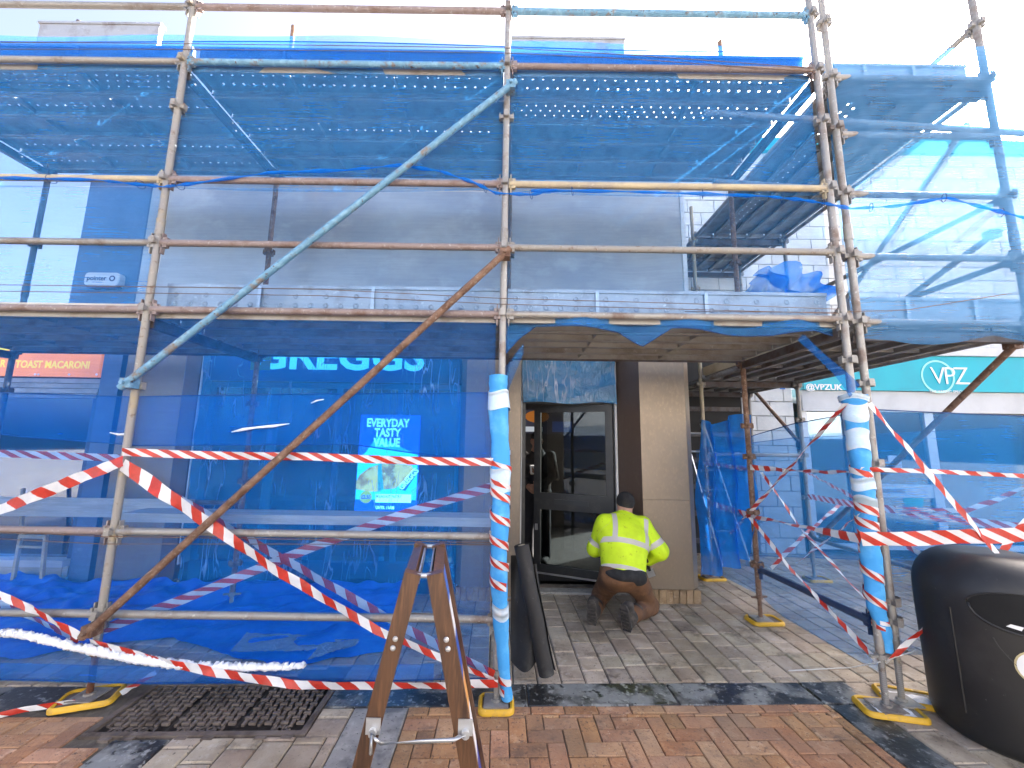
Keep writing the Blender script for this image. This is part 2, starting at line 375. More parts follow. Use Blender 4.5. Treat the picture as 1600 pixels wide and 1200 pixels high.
# ---------------------------------------------------------------- text
def text_mesh(body, size, extrude=.002, bold=0.0, sx=1.0, align='CENTER', shear=0.0, space=1.0):
    cu = bpy.data.curves.new('txt', 'FONT'); cu.body = body; cu.size = size; cu.extrude = extrude
    cu.align_x = align; cu.align_y = 'CENTER'; cu.offset = bold; cu.shear = shear; cu.space_character = space; cu.resolution_u = 3
    o = bpy.data.objects.new('txt', cu); COL.objects.link(o)
    bpy.context.view_layer.update()
    me = bpy.data.meshes.new_from_object(o.evaluated_get(bpy.context.evaluated_depsgraph_get()))
    bpy.data.objects.remove(o); bpy.data.curves.remove(cu)
    if sx != 1.0: me.transform(Matrix.Diagonal((sx, 1, 1, 1)))
    me.materials.clear()
    return me
FRONT = Matrix.Rotation(R(90), 4, 'X')          # text lying in XY -> standing, facing -Y
def lettering(body, size, world, mat, parent, name='lettering', rot=FRONT, **kw):
    me = text_mesh(body, size, **kw); me.transform(rot)
    return link(name, me, mat, parent, Vector(world)-WLOC[parent.name])

# ================================================================ ground and paving
g = MB(); g.bx(-60, 60, -60, 60, -.25, -.075)
tag(g.build('ground', MT['asphalt'], origin=(0, 0, 0)), kind='structure')
pv = MB(); pv.bx(-9, 9, -.6, 9, -.07, -.012)
pave = tag(pv.build('pavement', MT['bedding'], origin=(0, 0, 0)), kind='structure')
PH = R(1.9); PO = Vector((0, 2.745, 0))
PROT = Matrix.Rotation(PH, 3, 'Z')
_pm = {}
def piece_mesh(w_, l_, h=.06, ch=.006, mat=None):
    k = (round(w_, 3), round(l_, 3), mat.name)
    if k not in _pm:
        x, y = w_/2, l_/2; c = min(ch, x*.4, y*.4)
        v = [(-x,-y,-h),(x,-y,-h),(x,y,-h),(-x,y,-h), (-x,-y,-c),(x,-y,-c),(x,y,-c),(-x,y,-c), (-x+c,-y+c,0),(x-c,-y+c,0),(x-c,y-c,0),(-x+c,y-c,0)]
        f = [(8,9,10,11)] + [(i,(i+1)%4,(i+1)%4+4,i+4) for i in range(4)] + [(i+4,(i+1)%4+4,(i+1)%4+8,i+8) for i in range(4)]
        me = bpy.data.meshes.new('piece'); me.from_pydata(v, [], f); me.materials.append(mat); _pm[k] = me
    return _pm[k]
pieces = []     # (s0,s1,t0,t1,kind)
def clip(s0, s1, t0, t1, reg, kind, gap=.004):
    s0, s1, t0, t1 = max(s0, reg[0]), min(s1, reg[1]), max(t0, reg[2]), min(t1, reg[3])
    if s1-s0 > .018 and t1-t0 > .018: pieces.append((s0+gap, s1-gap, t0+gap, t1-gap, kind))
def herring(reg, W=.102):
    n0, n1 = int(reg[0]/W)-3, int(reg[1]/W)+3; m0, m1 = int(reg[2]/W)-3, int(reg[3]/W)+3
    for a in range(n0, n1):
        for b in range(m0, m1):
            c = (a-b) % 4
            if c == 0: clip(a*W, (a+2)*W, b*W, (b+1)*W, reg, 'redbrick', .0025)
            if c == 3: clip(a*W, (a+1)*W, b*W, (b+2)*W, reg, 'redbrick', .0025)
def courses(reg, W=.165, lens=(.17, .2, .235), kind='grey'):
    s = reg[0]
    while s < reg[1]-.02:
        t = reg[2]-random.random()*.2
        while t < reg[3]:
            L = random.choice(lens); clip(s, s+W, t, t+L, reg, kind, .0035); t += L
        s += W
def border(reg, L=.205, off=0, kind='redbrick'):
    s = reg[0]-off
    while s < reg[1]: clip(s, s+L, reg[2], reg[3], reg, kind, .0025); s += L
T0 = -1.15
# red panels, with their border courses
border((-.60, 2.02, -.075, 0), off=.08); herring((-.60, 1.95, T0, -.075))
t = T0
while t < -.075: clip(1.95, 2.02, t, t+.205, (1.95, 2.02, T0, -.075), 'redbrick', .0025); t += .205
herring((-3.9, -2.12, T0, -.06))
# buff blocks between the slab bands
courses((-1.82, -.93, T0, -.24), lens=(.2, .235, .26))
courses((-1.12, -.93, -.24, 0), W=.19)
courses((-2.32, -2.12, -.06, 0))
courses((2.29, 4.6, T0, .24), W=.19, lens=(.24, .3))
courses((-5.4, 5.6, .24, 3.7))
MAN = (-2.32, -1.12, -.235, .27)        # telecom cover
def in_man(p): return p[0] < MAN[1]-.01 and p[1] > MAN[0]+.01 and p[2] < MAN[3]-.01 and p[3] > MAN[2]+.01
pieces = [p for p in pieces if not in_man(p)]
# slate bands
sl = []
s = -5.0
for L in (.93, .9, .62): sl.append((s, s+L, 0, .24)); s += L
s = -1.12
for L in (.27, .98, .95, .93, .33): sl.append((s, s+L, 0, .24)); s += L
for x0, x1, mt in ((-2.12, -1.82, 0), (-.93, -.60, 1), (2.02, 2.29, 0)):
    t = 0
    for L in (.58, .7): sl.append((x0, x1, t-L, t, mt)); t -= L
sl[-6] = (-2.12, -1.82, -.58, -.25, 0); 
for q in sl:
    s0, s1, t0, t1 = q[:4]; mt = q[4] if len(q) > 4 else 0
    me = piece_mesh(s1-s0-.008, t1-t0-.008, mat=MT['slab_grey' if mt else 'slab'])
    o = link('slab', me, None, pave, PO+PROT @ Vector(((s0+s1)/2, (t0+t1)/2, random.uniform(-.002, .001))))
    o.rotation_euler.z = PH
# decide which blocks are pieces and which are the joined remainder
red = [p for p in pieces if p[4] == 'redbrick']; grey = [p for p in pieces if p[4] == 'grey']
def wpos(p): return PO+PROT @ Vector(((p[0]+p[1])/2, (p[2]+p[3])/2, 0))
def seen(p):
    q = wpos(p); return q.y > 1.9 and abs(q.x) < 1.32*q.y+.25 and not (q.x < 1.9 and q.y > 4.95) 
def size_key(p):
    q = wpos(p); return (0 if seen(p) else 1, q.y)
for lst, nm in ((red, 'brick'), (grey, 'paving_block')):
    lst.sort(key=size_key)
    for p in lst[:298]:
        w_, l_ = p[1]-p[0], p[3]-p[2]
        me = piece_mesh(w_, l_, mat=MT[p[4]], ch=.004 if nm == 'brick' else .007)
        q = wpos(p); q.z = random.uniform(-.0025, .0015)
        o = link(nm, me, None, pave, q); o.rotation_euler = (random.uniform(-.006, .006), random.uniform(-.006, .006), PH+random.uniform(-.006, .006))
    rest = lst[298:]
    if rest:
        V = []; F = []; RV = []
        for p in rest:
            me = piece_mesh(p[1]-p[0], p[3]-p[2], mat=MT[p[4]]); q = wpos(p); n = len(V); r_ = random.random()
            for v in me.vertices: c = PROT @ v.co+q; V.append(tuple(c))
            for f in me.polygons: F.append(tuple(i+n for i in f.vertices)); RV.append(r_)
        me = bpy.data.meshes.new(nm+'s_further_off'); me.from_pydata(V, [], F); me.materials.append(MT[lst[0][4]])
        at_ = me.attributes.new('rnd', 'FLOAT', 'FACE'); at_.data.foreach_set('value', RV)
        tag(link(nm+'s_further_off', me, None, pave), kind='stuff')

# ---------------------------------------------------------------- telecom cover
def pl(s_, t_, z=0): return PO+PROT @ Vector((s_, t_, z))
man = thing('manhole_cover', pl(-1.72, .02, 0), 'cast iron telecom manhole cover with tread bars beside the yellow foot pad', 'manhole cover')
rotm = PROT.copy()
def mbox(mb, s0, s1, t0, t1, z0, z1): mb.box(pl((s0+s1)/2, (t0+t1)/2, (z0+z1)/2), (s1-s0, t1-t0, z1-z0), rotm)
fr = MB()
for a in ((-2.32, -1.12, -.235, -.20), (-2.32, -1.12, .235, .27), (-2.32, -2.285, -.20, .235), (-1.155, -1.12, -.20, .235)): mbox(fr, *a, -.05, .004)
for x in (-2.2, -2.08, -1.8, -1.66, -1.38, -1.24): mbox(fr, x, x+.06, -.262, -.237, -.05, .002)
fr.build('frame', MT['iron'], man)
for (x0, x1) in ((-2.28, -1.915), (-1.91, -1.545), (-1.54, -1.16)):
    c = MB(); mbox(c, x0, x1, -.195, .232, -.045, -.012); c_o = c.build('cover_plate', MT['iron_pit'], man)
    b = MB(); 
    nx = 8; ny = 9; PT = (x1-x0-.02)/8
    for i in range(nx):
        for j in range(ny):
            cx, cy = x0+.01+PT*(i+.5), -.125+j*.042
            if (i+j) % 2: mbox(b, cx-.020, cx+.020, cy-.008, cy+.008, -.013, .002)
            else: mbox(b, cx-.008, cx+.008, cy-.020, cy+.020, -.013, .002)
    tag(b.build('tread_bars', MT['iron'], c_o), kind='stuff')
flat = Matrix.Rotation(PH, 4, 'Z')
lettering('TELECOM', .05, pl(-2.10, -.168, -.009), MT['iron'], man, rot=flat, extrude=.004, bold=.001, sx=1.2)
lettering('TELECOM', .05, pl(-1.73, -.168, -.009), MT['iron'], man, rot=flat, extrude=.004, bold=.001, sx=1.2)
lettering('BMC', .05, pl(-1.28, -.168, -.006), MT['iron'], man, rot=flat, extrude=.004, bold=.001, sx=1.1)

# ================================================================ the clad shop
YF = 4.40
shop = thing('shop_building', (-1.2, YF+.3, 0), 'bronze clad bakery shop behind the blue netted scaffold', 'building')
f = MB(); f.bx(-4.29, 1.95, YF, YF+.08, 2.72, 5.0); f.build('fascia_panel', MT['fascia'], shop)
f = MB(); f.bx(1.952, 2.0, YF-.012, YF+.1, 2.72, 5.02); f.build('corner_trim', MT['white'], shop)
f = MB(); f.bx(-4.30, 2.02, YF-.02, 6.4, 5.022, 5.07); f.build('roof', MT['pale_panel'], shop)
def pillar(poly, mat, z0=.14, z1=2.72):
    p = MB(); p.prism([(x, y, z0) for x, y in poly], (0, 0, z1-z0)); return p.build('pillar_cladding', mat, shop)
pillar([(-4.27, YF), (-3.62, YF), (-3.62, YF+.3), (-4.27, YF+.3)], MT['bronze'])
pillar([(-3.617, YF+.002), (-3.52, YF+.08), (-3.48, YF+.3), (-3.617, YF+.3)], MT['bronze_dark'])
pillar([(-.57, YF+.1), (-.50, YF), (-.28, YF), (-.28, YF+.25), (-.57, YF+.25)], MT['bronze'])
pillar([(-.277, YF), (.10, YF), (.12, YF+.5), (-.277, YF+.5)], MT['bronze'])
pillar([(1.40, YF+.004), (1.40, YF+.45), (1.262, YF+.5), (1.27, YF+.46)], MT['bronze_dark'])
pillar([(1.403, YF), (1.90, YF), (1.90, YF+.45), (1.403, YF+.45)], MT['bronze'], .14, 1.03)
pillar([(1.403, YF), (1.90, YF), (1.90, YF+.45), (1.403, YF+.45)], MT['bronze'], 1.034)
pillar([(1.903, YF+.002), (1.985, YF+.09), (1.985, YF+.45), (1.903, YF+.45)], MT['bronze'])
# white edge strips beside the window and the door
e = MB(); e.bx(.102, .128, YF+.40, YF+.44, .14, 2.6); e.build('edge_strip', MT['pale_panel'], shop)
e = MB(); e.bx(1.235, 1.262, YF+.43, YF+.48, .02, 2.6); e.build('edge_strip', MT['pale_panel'], shop)
e = MB(); e.bx(-3.478, -3.462, YF+.05, YF+.2, .3, 2.6); e.build('edge_strip', MT['pale_panel'], shop)
# rough stone plinth
def plinth(x0, x1, y, dep=.1):
    x = x0
    while x < x1-.02:
        wv = random.uniform(.05, .085); wv = min(wv, x1-x)
        b = MB(); b.box((x+wv/2, y+dep/2, .066), (wv-.006, dep, .132))
        for i, v in enumerate(b.v): b.v[i] = (v[0], v[1]+(random.uniform(-.01, .006) if v[1] < y+.01 else 0), v[2])
        b.build('plinth_stone', MT['cobble'], shop); x += wv
plinth(1.36, 1.97, YF+.012); plinth(-4.25, -3.5, YF+.012); plinth(-.55, .09, YF+.012)
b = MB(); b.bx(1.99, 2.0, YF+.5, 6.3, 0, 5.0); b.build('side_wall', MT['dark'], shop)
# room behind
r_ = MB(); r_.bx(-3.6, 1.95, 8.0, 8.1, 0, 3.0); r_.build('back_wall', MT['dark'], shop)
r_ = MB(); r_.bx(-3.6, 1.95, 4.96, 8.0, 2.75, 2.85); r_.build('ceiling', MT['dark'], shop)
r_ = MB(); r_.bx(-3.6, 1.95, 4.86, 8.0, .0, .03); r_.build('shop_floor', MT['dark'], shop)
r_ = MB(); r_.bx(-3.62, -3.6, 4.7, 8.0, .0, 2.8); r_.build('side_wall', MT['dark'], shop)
r_ = MB(); r_.bx(-3.46, .1, YF+.5, YF+.52, 2.76, 3.0); r_.bx(.13, 1.26, YF+.44, YF+.5, 2.13, 2.72); r_.build('head_panel', MT['dark'], shop)
# bakery sign over the window
sg = MB(); sg.bx(-3.46, -1.02, YF+.14, YF+.19, 2.27, 2.75); sg.build('sign_board', M('blue_sign', (.005, .10, .36), .4), shop)
sg = MB(); sg.bx(-1.02, -.58, YF+.15, YF+.19, 2.27, 2.75); sg.build('sign_end_panel', M('dark_sign_end', (.03, .06, .10), .5), shop)
lettering('GREGGS', .46, (-1.98, YF+.137, 2.555), M('cyan_sign_letter', (.2, .75, .9), .4, emit=.35), shop, extrude=.004, bold=.012, sx=1.12)
qy = M('sign_square', (.45, .40, .08), .5); qo = M('sign_square_orange', (.5, .25, .04), .5)
for k, (dx, dz) in enumerate(((0, 0), (.115, 0), (0, .115), (.115, .115))):
    b = MB(); b.bx(-2.99+dx, -2.88+dx, YF+.132, YF+.139, 2.39+dz, 2.50+dz); b.build('sign_square', qy if k in (0, 3) else qo, shop)
# window: panes between teal mullions
wf = M('blue_window_frame', (.02, .22, .34), .45)
xs = (-3.44, -2.72, -1.98, -1.28, -.60)
for i in range(4):
    b = MB(); b.bx(xs[i]+.03, xs[i+1]-.03, YF+.23, YF+.236, .36, 2.2); b.build('window_pane', MT['glass'], shop)
for i, x in enumerate(xs):
    b = MB(); wdt = .05 if i == 1 else .03
    b.bx(x-wdt, x+wdt, YF+.21, YF+.26, .3, 2.26); b.build('mullion', M('teal_mullion', (.03, .42, .5), .45) if i == 1 else wf, shop)
b = MB(); b.bx(-3.46, -.58, YF+.19, YF+.28, 0.0, .3); b.build('stall_riser', M('blue_riser', (.01, .06, .16), .6), shop)
b = MB(); b.bx(-3.46, -.58, YF+.2, YF+.27, 2.2, 2.26); b.build('window_head', wf, shop)
b = MB(); b.bx(-3.3, -.7, 5.3, 5.8, .78, .84); b.build('counter_top', M('counter', (.12, .16, .2), .5), shop)
for x in (-2.3, -1.45):
    b = MB(); b.bx(x, x+.05, YF+.3, YF+.34, .2, .95); b.build('inner_post', M('cyan_post', (.05, .4, .6), .5), shop)
# polythene over the window (one sheet) and over the door head (another)
def sheet(x0, x1, z0, z1, y, amp, n, m, seed, sag=0):
    rs = np.random.RandomState(seed); K = [(rs.uniform(2, 11), rs.uniform(2, 11)*(1 if rs.rand() > .5 else -1), rs.uniform(0, 6), rs.uniform(.4, 1)) for _ in range(12)]
    P = []
    for i in range(n+1):
        row = []
        for j in range(m+1):
            x = x0+(x1-x0)*i/n; z = z0+(z1-z0)*j/m
            d = sum(abs(math.sin(a*x+b_*z+c))*q for a, b_, c, q in K)/12
            row.append((x+.01*math.sin(7*z), y+amp*(d-.5), z+ (sag*math.sin(9*x+seed) if j == 0 else 0)))
        P.append(row)
    return MB().grid(P)
sh = sheet(-3.455, -.585, .16, 2.72, YF+.05, .07, 130, 110, 3, .03)
tag(sh.build('polythene_sheet', MT['poly'], smooth=True), 'creased blue polythene sheet covering the bakery shop window', 'plastic sheet')
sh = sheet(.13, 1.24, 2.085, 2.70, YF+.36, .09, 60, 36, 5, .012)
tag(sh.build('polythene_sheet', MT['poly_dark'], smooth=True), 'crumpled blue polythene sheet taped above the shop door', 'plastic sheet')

# ---------------------------------------------------------------- poster (a lit screen behind the sheet)
PX0, PX1, PZ0, PZ1, PY = -1.66, -1.0, .72, 1.96, YF+.115
p0, p1, p2, p3 = at(562, 645, PY), at(655, 652, PY), at(650, 808, PY), at(556, 806, PY)
PX0, PX1, PZ0, PZ1 = (p0.x+p3.x)/2, (p1.x+p2.x)/2, (p2.z+p3.z)/2, (p0.z+p1.z)/2
poster = thing('advert_screen', ((PX0+PX1)/2, PY, PZ0), 'lit advert screen reading everyday tasty value with a croissant', 'advert screen')
def emat(n, c, e=.75): return M(n, c, .5, emit=e)
EB, EC, EW = emat('poster_blue', (.005, .07, .55)), emat('poster_cyan', (.05, .5, .85)), emat('poster_white', (.5, .88, .97), 1.0)
def pbox(n, a0, a1, b0, b1, m, k=0, mb=None):
    b = MB(); y = PY-.004-k*.002
    b.bx(PX0+a0*(PX1-PX0), PX0+a1*(PX1-PX0), y, y+.0015, PZ0+b0*(PZ1-PZ0), PZ0+b1*(PZ1-PZ0)); return b.build(n, m, poster)
def ppoly(n, pts, m, k):
    b = MB(); y = PY-.004-k*.002
    b.prism([(PX0+a*(PX1-PX0), y, PZ0+c*(PZ1-PZ0)) for a, c in pts], (0, .0015, 0)); return b.build(n, m, poster)
b = MB(); b.bx(PX0, PX1, PY, PY+.05, PZ0, PZ1); b.build('screen_panel', EB, poster)
ppoly('pale_slope', [(0, .16), (1, .16), (1, .60), (.3, .79), (.12, .62), (0, .56)], EC, 0)
cr = [M('pastry_gold', (.75, .48, .16), .5, 0, [((.36, .15, .04), 9, .45, .62)], emit=.6), M('pastry_teal', (.1, .5, .42), .5, emit=.3), M('pastry_brown', (.3, .16, .07), .5, 0, [((.65, .45, .18), 12, .45, .6)], emit=.6)]
for k, (pts, mi) in enumerate((([(.0, .26), (.22, .235), (.36, .24), (.34, .50), (.2, .47), (.05, .40), (.0, .34)], 0), ([(.36, .24), (.46, .26), (.40, .51), (.34, .50)], 1), ([(.46, .26), (.64, .27), (.62, .51), (.40, .51)], 2), ([(.64, .27), (.8, .33), (.94, .46), (.9, .5), (.62, .51)], 0))):
    ppoly('croissant_segment', pts, cr[mi], 2)
ppoly('paper_sleeve', [(.72, .26), (.82, .25), (1, .42), (1, .47), (.9, .43)], EB, 3)
lettering('GREGGS', .085, (PX0+.87*(PX1-PX0), PY-.013, PZ0+.365*(PZ1-PZ0)), EW, poster, rot=FRONT @ Matrix.Rotation(R(50), 4, 'Z'), bold=.002, sx=.85, extrude=.0005)
pbox('lower_band', 0, 1, 0, .13, EB, 1)
cxp = (PX0+PX1)/2-.02
for i, s_ in enumerate(('EVERYDAY', 'TASTY', 'VALUE')):
    lettering(s_, .125, (cxp, PY-.012, PZ0+(.915-.098*i)*(PZ1-PZ0)), EW, poster, bold=.005, sx=.78, extrude=.0005)
b = MB(); b.lathe((PX0+.18*(PX1-PX0), PY-.012, PZ0+.185*(PZ1-PZ0)), [(0, 0), (.065, 0), (.065, .004), (0, .004)], 24, Matrix.Rotation(R(90), 3, 'X')); b.build('price_disc', emat('poster_yellow', (.6, .55, .08), .4), poster)
lettering('£2.50', .055, (PX0+.18*(PX1-PX0), PY-.02, PZ0+.185*(PZ1-PZ0)), EB, poster, bold=.002, sx=.8, extrude=.0005)
pbox('caption_strip', .33, .92, .135, .215, EW, 3)
lettering('BREAKFAST PASTRY', .042, (PX0+.55*(PX1-PX0), PY-.016, PZ0+.192*(PZ1-PZ0)), EB, poster, bold=.001, sx=.75, extrude=.0005)
lettering('UNTIL 11AM', .045, (PX0+.5*(PX1-PX0), PY-.016, PZ0+.085*(PZ1-PZ0)), EW, poster, bold=.001, sx=.8, extrude=.0005)

# ---------------------------------------------------------------- shop door, swung inwards from its right hinge
HX, HY, DA, DW = 1.215, 4.86, R(157), .99      # hinge post, leaf direction, leaf width
dd = Vector((math.cos(DA), math.sin(DA), 0)); dn = Vector((-dd.y, dd.x, 0))
def dpt(a, z, n=0): return Vector((HX, HY, z))+dd*a+dn*n
door = MB(); th = .05
def dbar(mb, a0, a1, z0, z1, t=th, n=0):
    rot = Matrix((dd, dn, Vector((0, 0, 1)))).transposed()
    mb.box(dpt((a0+a1)/2, (z0+z1)/2, n), (a1-a0, t, z1-z0), rot)
dbar(door, 0, .085, .06, 2.08); dbar(door, DW-.085, DW, .06, 2.08); dbar(door, .085, DW-.085, 2.0, 2.08); dbar(door, .085, DW-.085, .06, .15); dbar(door, .085, DW-.085, .80, 1.0)
dl = door.build('door_leaf', MT['frame'], shop)
gp = MB(); dbar(gp, .08, DW-.08, .995, 2.005, .008); gp.build('door_pane', MT['glass_dark'], dl)
gp = MB(); dbar(gp, .08, DW-.08, .145, .805, .008); gp.build('door_pane', MT['glass_dark'], dl)
gp = MB(); dbar(gp, .3, .72, .87, .93, .006, .029); dbar(gp, .3, .72, .87, .93, .006, -.029); gp.build('letter_plate', M('letter_plate', (.05, .055, .06), .3, .5), dl)
gp = MB(); dbar(gp, 0, DW, .035, .058, .03); gp.build('door_sweep', MT['alu'], dl)
gp = MB(); dbar(gp, DW-.055, DW-.025, .55, .62, .02, .035); gp.build('lock_plate', MT['alu'], dl)
b = MB(); b.bx(.13, .17, YF+.45, YF+.53, .02, 2.12); b.build('door_jamb', MT['frame'], shop)
b = MB(); b.bx(1.205, 1.24, YF+.49, YF+.55, .02, 2.12); b.build('door_jamb', MT['frame'], shop)
b = MB(); b.bx(.17, 1.205, YF+.45, YF+.53, 2.085, 2.13); b.build('door_head', MT['frame'], shop)
b = MB(); b.bx(.13, 1.30, YF+.22, YF+.36, 0, .022); b.build('threshold', MT['slab_grey'], shop)
b = MB(); b.bx(.13, 1.30, YF+.362, YF+.56, 0, .03); b.build('threshold', MT['iron'], shop)
b = MB(); dbar(b, .13, .26, .70, .74, .004, -.032); b.build('door_sticker', M('yellow_sticker', (.6, .38, .03), .5), dl)
# lit menu screens inside, over the counter
menu = thing('menu_screen', at(845, 660, 7.4), 'lit menu screen with orange food picture deep inside the shop doorway', 'screen')
mo = emat('menu_orange', (.6, .2, .03), .06); mw = emat('menu_white', (.6, .65, .7), .09); mbk = emat('menu_black', (.02, .02, .03), .2); mbl = emat('menu_blue', (.02, .1, .4), .08)
q = at(812, 640, 7.4); q2 = at(900, 678, 7.4)
b = MB(); b.bx(q.x, q2.x, 7.4, 7.45, q2.z, q.z); b.build('screen_panel', mbk, menu)
b = MB(); b.lathe((q.x+.32, 7.39, (q.z+q2.z)/2+.09), [(0, 0), (.22, 0), (.22, .004), (0, .004)], 20, Matrix.Rotation(R(90), 3, 'X'), 1, .5); b.build('food_picture', mo, menu)
b = MB(); b.bx(q.x+.08, q.x+.42, 7.385, 7.395, q2.z+.03, q2.z+.12); b.build('price_strip', mw, menu)
b = MB(); b.bx(q.x+.6, q.x+.95, 7.385, 7.395, q2.z+.03, q2.z+.22); b.build('price_strip', mbl, menu)

# ================================================================ neighbouring shop on the left
nb = thing('neighbour_shop', (-6, 4.6, 0), 'blue painted shop with orange sign at the left edge', 'building')
b = MB(); b.bx(-5.12, -4.30, 4.47, 4.6, 2.72, 4.98); b.build('upper_wall', MT['bluewall'], nb)
b = MB(); b.bx(-4.34, -4.302, 4.43, 4.469, 2.72, 4.98); b.build('corner_strip', MT['bluepanel'], nb)
b = MB(); b.bx(-8.5, -4.62, 4.5, 4.6, 2.60, 2.95); b.build('fascia_board', MT['bluepanel'], nb)
b = MB(); b.prism([(-4.61, 4.47, 0), (-4.40, 4.47, 0), (-4.40, 4.6, 0), (-4.61, 4.6, 0)], (0, 0, 2.718)); b.build('pilaster', MT['bluewall'], nb)
b = MB(); b.prism([(-4.398, 4.56, 0), (-4.275, 4.56, 0), (-4.275, 4.6, 0), (-4.398, 4.6, 0)], (0, 0, 2.718)); b.build('recess_panel', MT['bluepanel'], nb)
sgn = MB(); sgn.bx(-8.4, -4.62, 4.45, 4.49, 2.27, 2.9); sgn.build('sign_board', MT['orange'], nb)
lettering('TOAST MACARONI', .115, (at(81, 570, 4.44).x, 4.447, at(81, 570, 4.44).z), MT['yel_print'], nb, bold=.003, sx=.83, extrude=.001)
lettering('SUGAR', .115, (at(-14, 568, 4.44).x, 4.447, at(-14, 568, 4.44).z), MT['yel_print'], nb, bold=.003, sx=.83, extrude=.001)
for x in (0, 50):
    q = at(x, 545, 4.44); b = MB(); b.bx(q.x-.1, q.x+.1, 4.445, 4.449, q.z-.015, q.z+.05); b.build('large_letter_foot', MT['yel_print'], nb)
for x, y in ((54, 585), (59, 585), (107, 585), (150, 585)):
    q = at(x, y, 4.44); b = MB(); b.lathe((q.x, 4.449, q.z), [(0, 0), (.012, 0), (.012, .006), (0, .006)], 10, Matrix.Rotation(R(90), 3, 'X')); b.build('sign_screw', MT['white_plain'], nb)
for k in range(4):
    b = MB(); b.bx(-8.4, -4.63, 4.47+.008*k, 4.52, 2.03+.058*k, 2.03+.058*k+.05); b.build('shutter_slat', MT['shutter'], nb)
for i, x in enumerate((-8.4, -7.0, -5.75, -4.64)):
    b = MB(); b.bx(x-.035, x+.035, 4.49, 4.56, .3, 2.03); b.build('window_post', MT['bluepanel'], nb)
    if i < 3:
        x1 = (-7.0, -5.75, -4.64)[i]
        b = MB(); b.bx(x+.035, x1-.035, 4.52, 4.527, .34, 2.03); b.build('window_pane', glassmat('neighbour_glass', (.35, .4, .45), .03, .30, .95) if i == 0 else bpy.data.materials['neighbour_glass'], nb)
b = MB(); b.bx(-8.4, -4.62, 4.40, 4.58, .27, .335); b.build('window_sill', MT['pale_panel'], nb)
for k in range(2):
    x = -8.4+.115*(k % 2)
    while x < -4.63:
        x1 = min(x+.225, -4.62)
        b = MB(); b.bx(x+.005, x1-.005, 4.47, 4.58, .02+.13*k, .14+.13*k); b.build('plinth_brick', MT['plank'], nb); x = x1
b = MB(); b.bx(-8.4, -4.6, 5.6, 5.7, 0, 2.6); b.build('back_wall', MT['dark'], nb)
b = MB(); b.bx(-8.4, -4.6, 4.6, 5.6, 2.45, 2.55); b.build('ceiling', MT['dark'], nb)
q = at(70, 735, 5.2); b = MB(); b.bx(q.x-.1, q.x+.45, 5.1, 5.3, q.z-.13, q.z+.09); b.build('display_case', MT['shutter'], nb)
b = MB(); b.bx(q.x-.06, q.x+.3, 5.08, 5.099, q.z-.0, q.z+.07); b.build('green_display', emat('green_display', (.06, .3, .1), .3), nb)
# alarm box
q = at(162, 437, 4.42); al = thing('alarm_box', (q.x, 4.42, q.z-.09), 'white burglar alarm box on the blue wall', 'alarm box')
def rrect(w_, h_, r, n=5, cx=0, cz=0):
    pts = []
    for qx, qz, a0 in ((w_/2-r, h_/2-r, 0), (-w_/2+r, h_/2-r, 90), (-w_/2+r, -h_/2+r, 180), (w_/2-r, -h_/2+r, 270)):
        for i in range(n+1): a = R(a0+90*i/n); pts.append((cx+qx+r*math.cos(a), cz+qz+r*math.sin(a)))
    return pts
b = MB(); b.prism([(q.x+x, 4.40, q.z+z) for x, z in rrect(.40, .155, .045)], (0, .07, 0)); b.build('cover', MT['white_plain'], al)
b = MB(); b.prism([(q.x+x, 4.395, q.z+z) for x, z in rrect(.385, .14, .04)], (0, .005, 0)); b.build('cover_front', MT['white_plain'], al)
b = MB(); b.prism([(q.x+x*.97, 4.405, q.z-.075+z) for x, z in rrect(.36, .06, .028)], (0, .065, 0)); b.build('strobe_lens', M('dark_red_lens', (.10, .02, .05), .25), al)
nv = M('navy_print', (.02, .04, .12), .5)
lettering('pointer', .075, (q.x-.055, 4.393, q.z+.005), nv, al, bold=.0015, extrude=.0005)
b = MB(); b.lathe((q.x+.125, 4.392, q.z+.005), [(.02, 0), (.034, 0), (.034, .002), (.02, .002)], 20, Matrix.Rotation(R(90), 3, 'X')); b.build('logo_ring', nv, al)
b = MB(); b.prism([(q.x+.125+x, 4.391, q.z+.005+z) for x, z in ((-.026, .03), (.004, .004), (-.034, .006))], (0, .001, 0)); b.build('logo_arrow', MT['white_plain'], al)

# ================================================================ teal shop set back on the right, block wall over it
VY = 6.4
vp = thing('teal_shop', (6.5, VY+.3, 0), 'white block building with teal shop fascia set back on the right', 'building')
b = MB(); b.bx(2.0, 13.0, VY+.06, VY+.25, 3.2, 6.7); b.bx(2.0, 4.52, VY+.06, VY+.25, 0, 3.2); b.build('wall_core', MT['mortar'], vp)
BW, BH = .46, .232
bm_full = {}
def block(x0, x1, z0, z1):
    w_ = round(x1-x0, 3)
    if w_ < .05: return
    if w_ not in bm_full:
        m_ = MB(); c = .006; x, z = w_/2-.005, BH/2-.005
        m_.add([(-x,.05,-z),(x,.05,-z),(x,.05,z),(-x,.05,z),(-x,c,-z),(x,c,-z),(x,c,z),(-x,c,z),(-x+c,0,-z+c),(x-c,0,-z+c),(x-c,0,z-c),(-x+c,0,z-c)],
               [(8,9,10,11)]+[(i,(i+1)%4,(i+1)%4+4,i+4) for i in range(4)]+[(i+4,(i+1)%4+4,(i+1)%4+8,i+8) for i in range(4)])
        bm_full[w_] = m_.mesh('block', MT['block'])
    link('block', bm_full[w_], None, vp, Vector(((x0+x1)/2, VY+random.uniform(.006, .011), (z0+z1)/2))-WLOC[vp.name])
nblk = 0; far = MB()
row = 0; z = 0.0
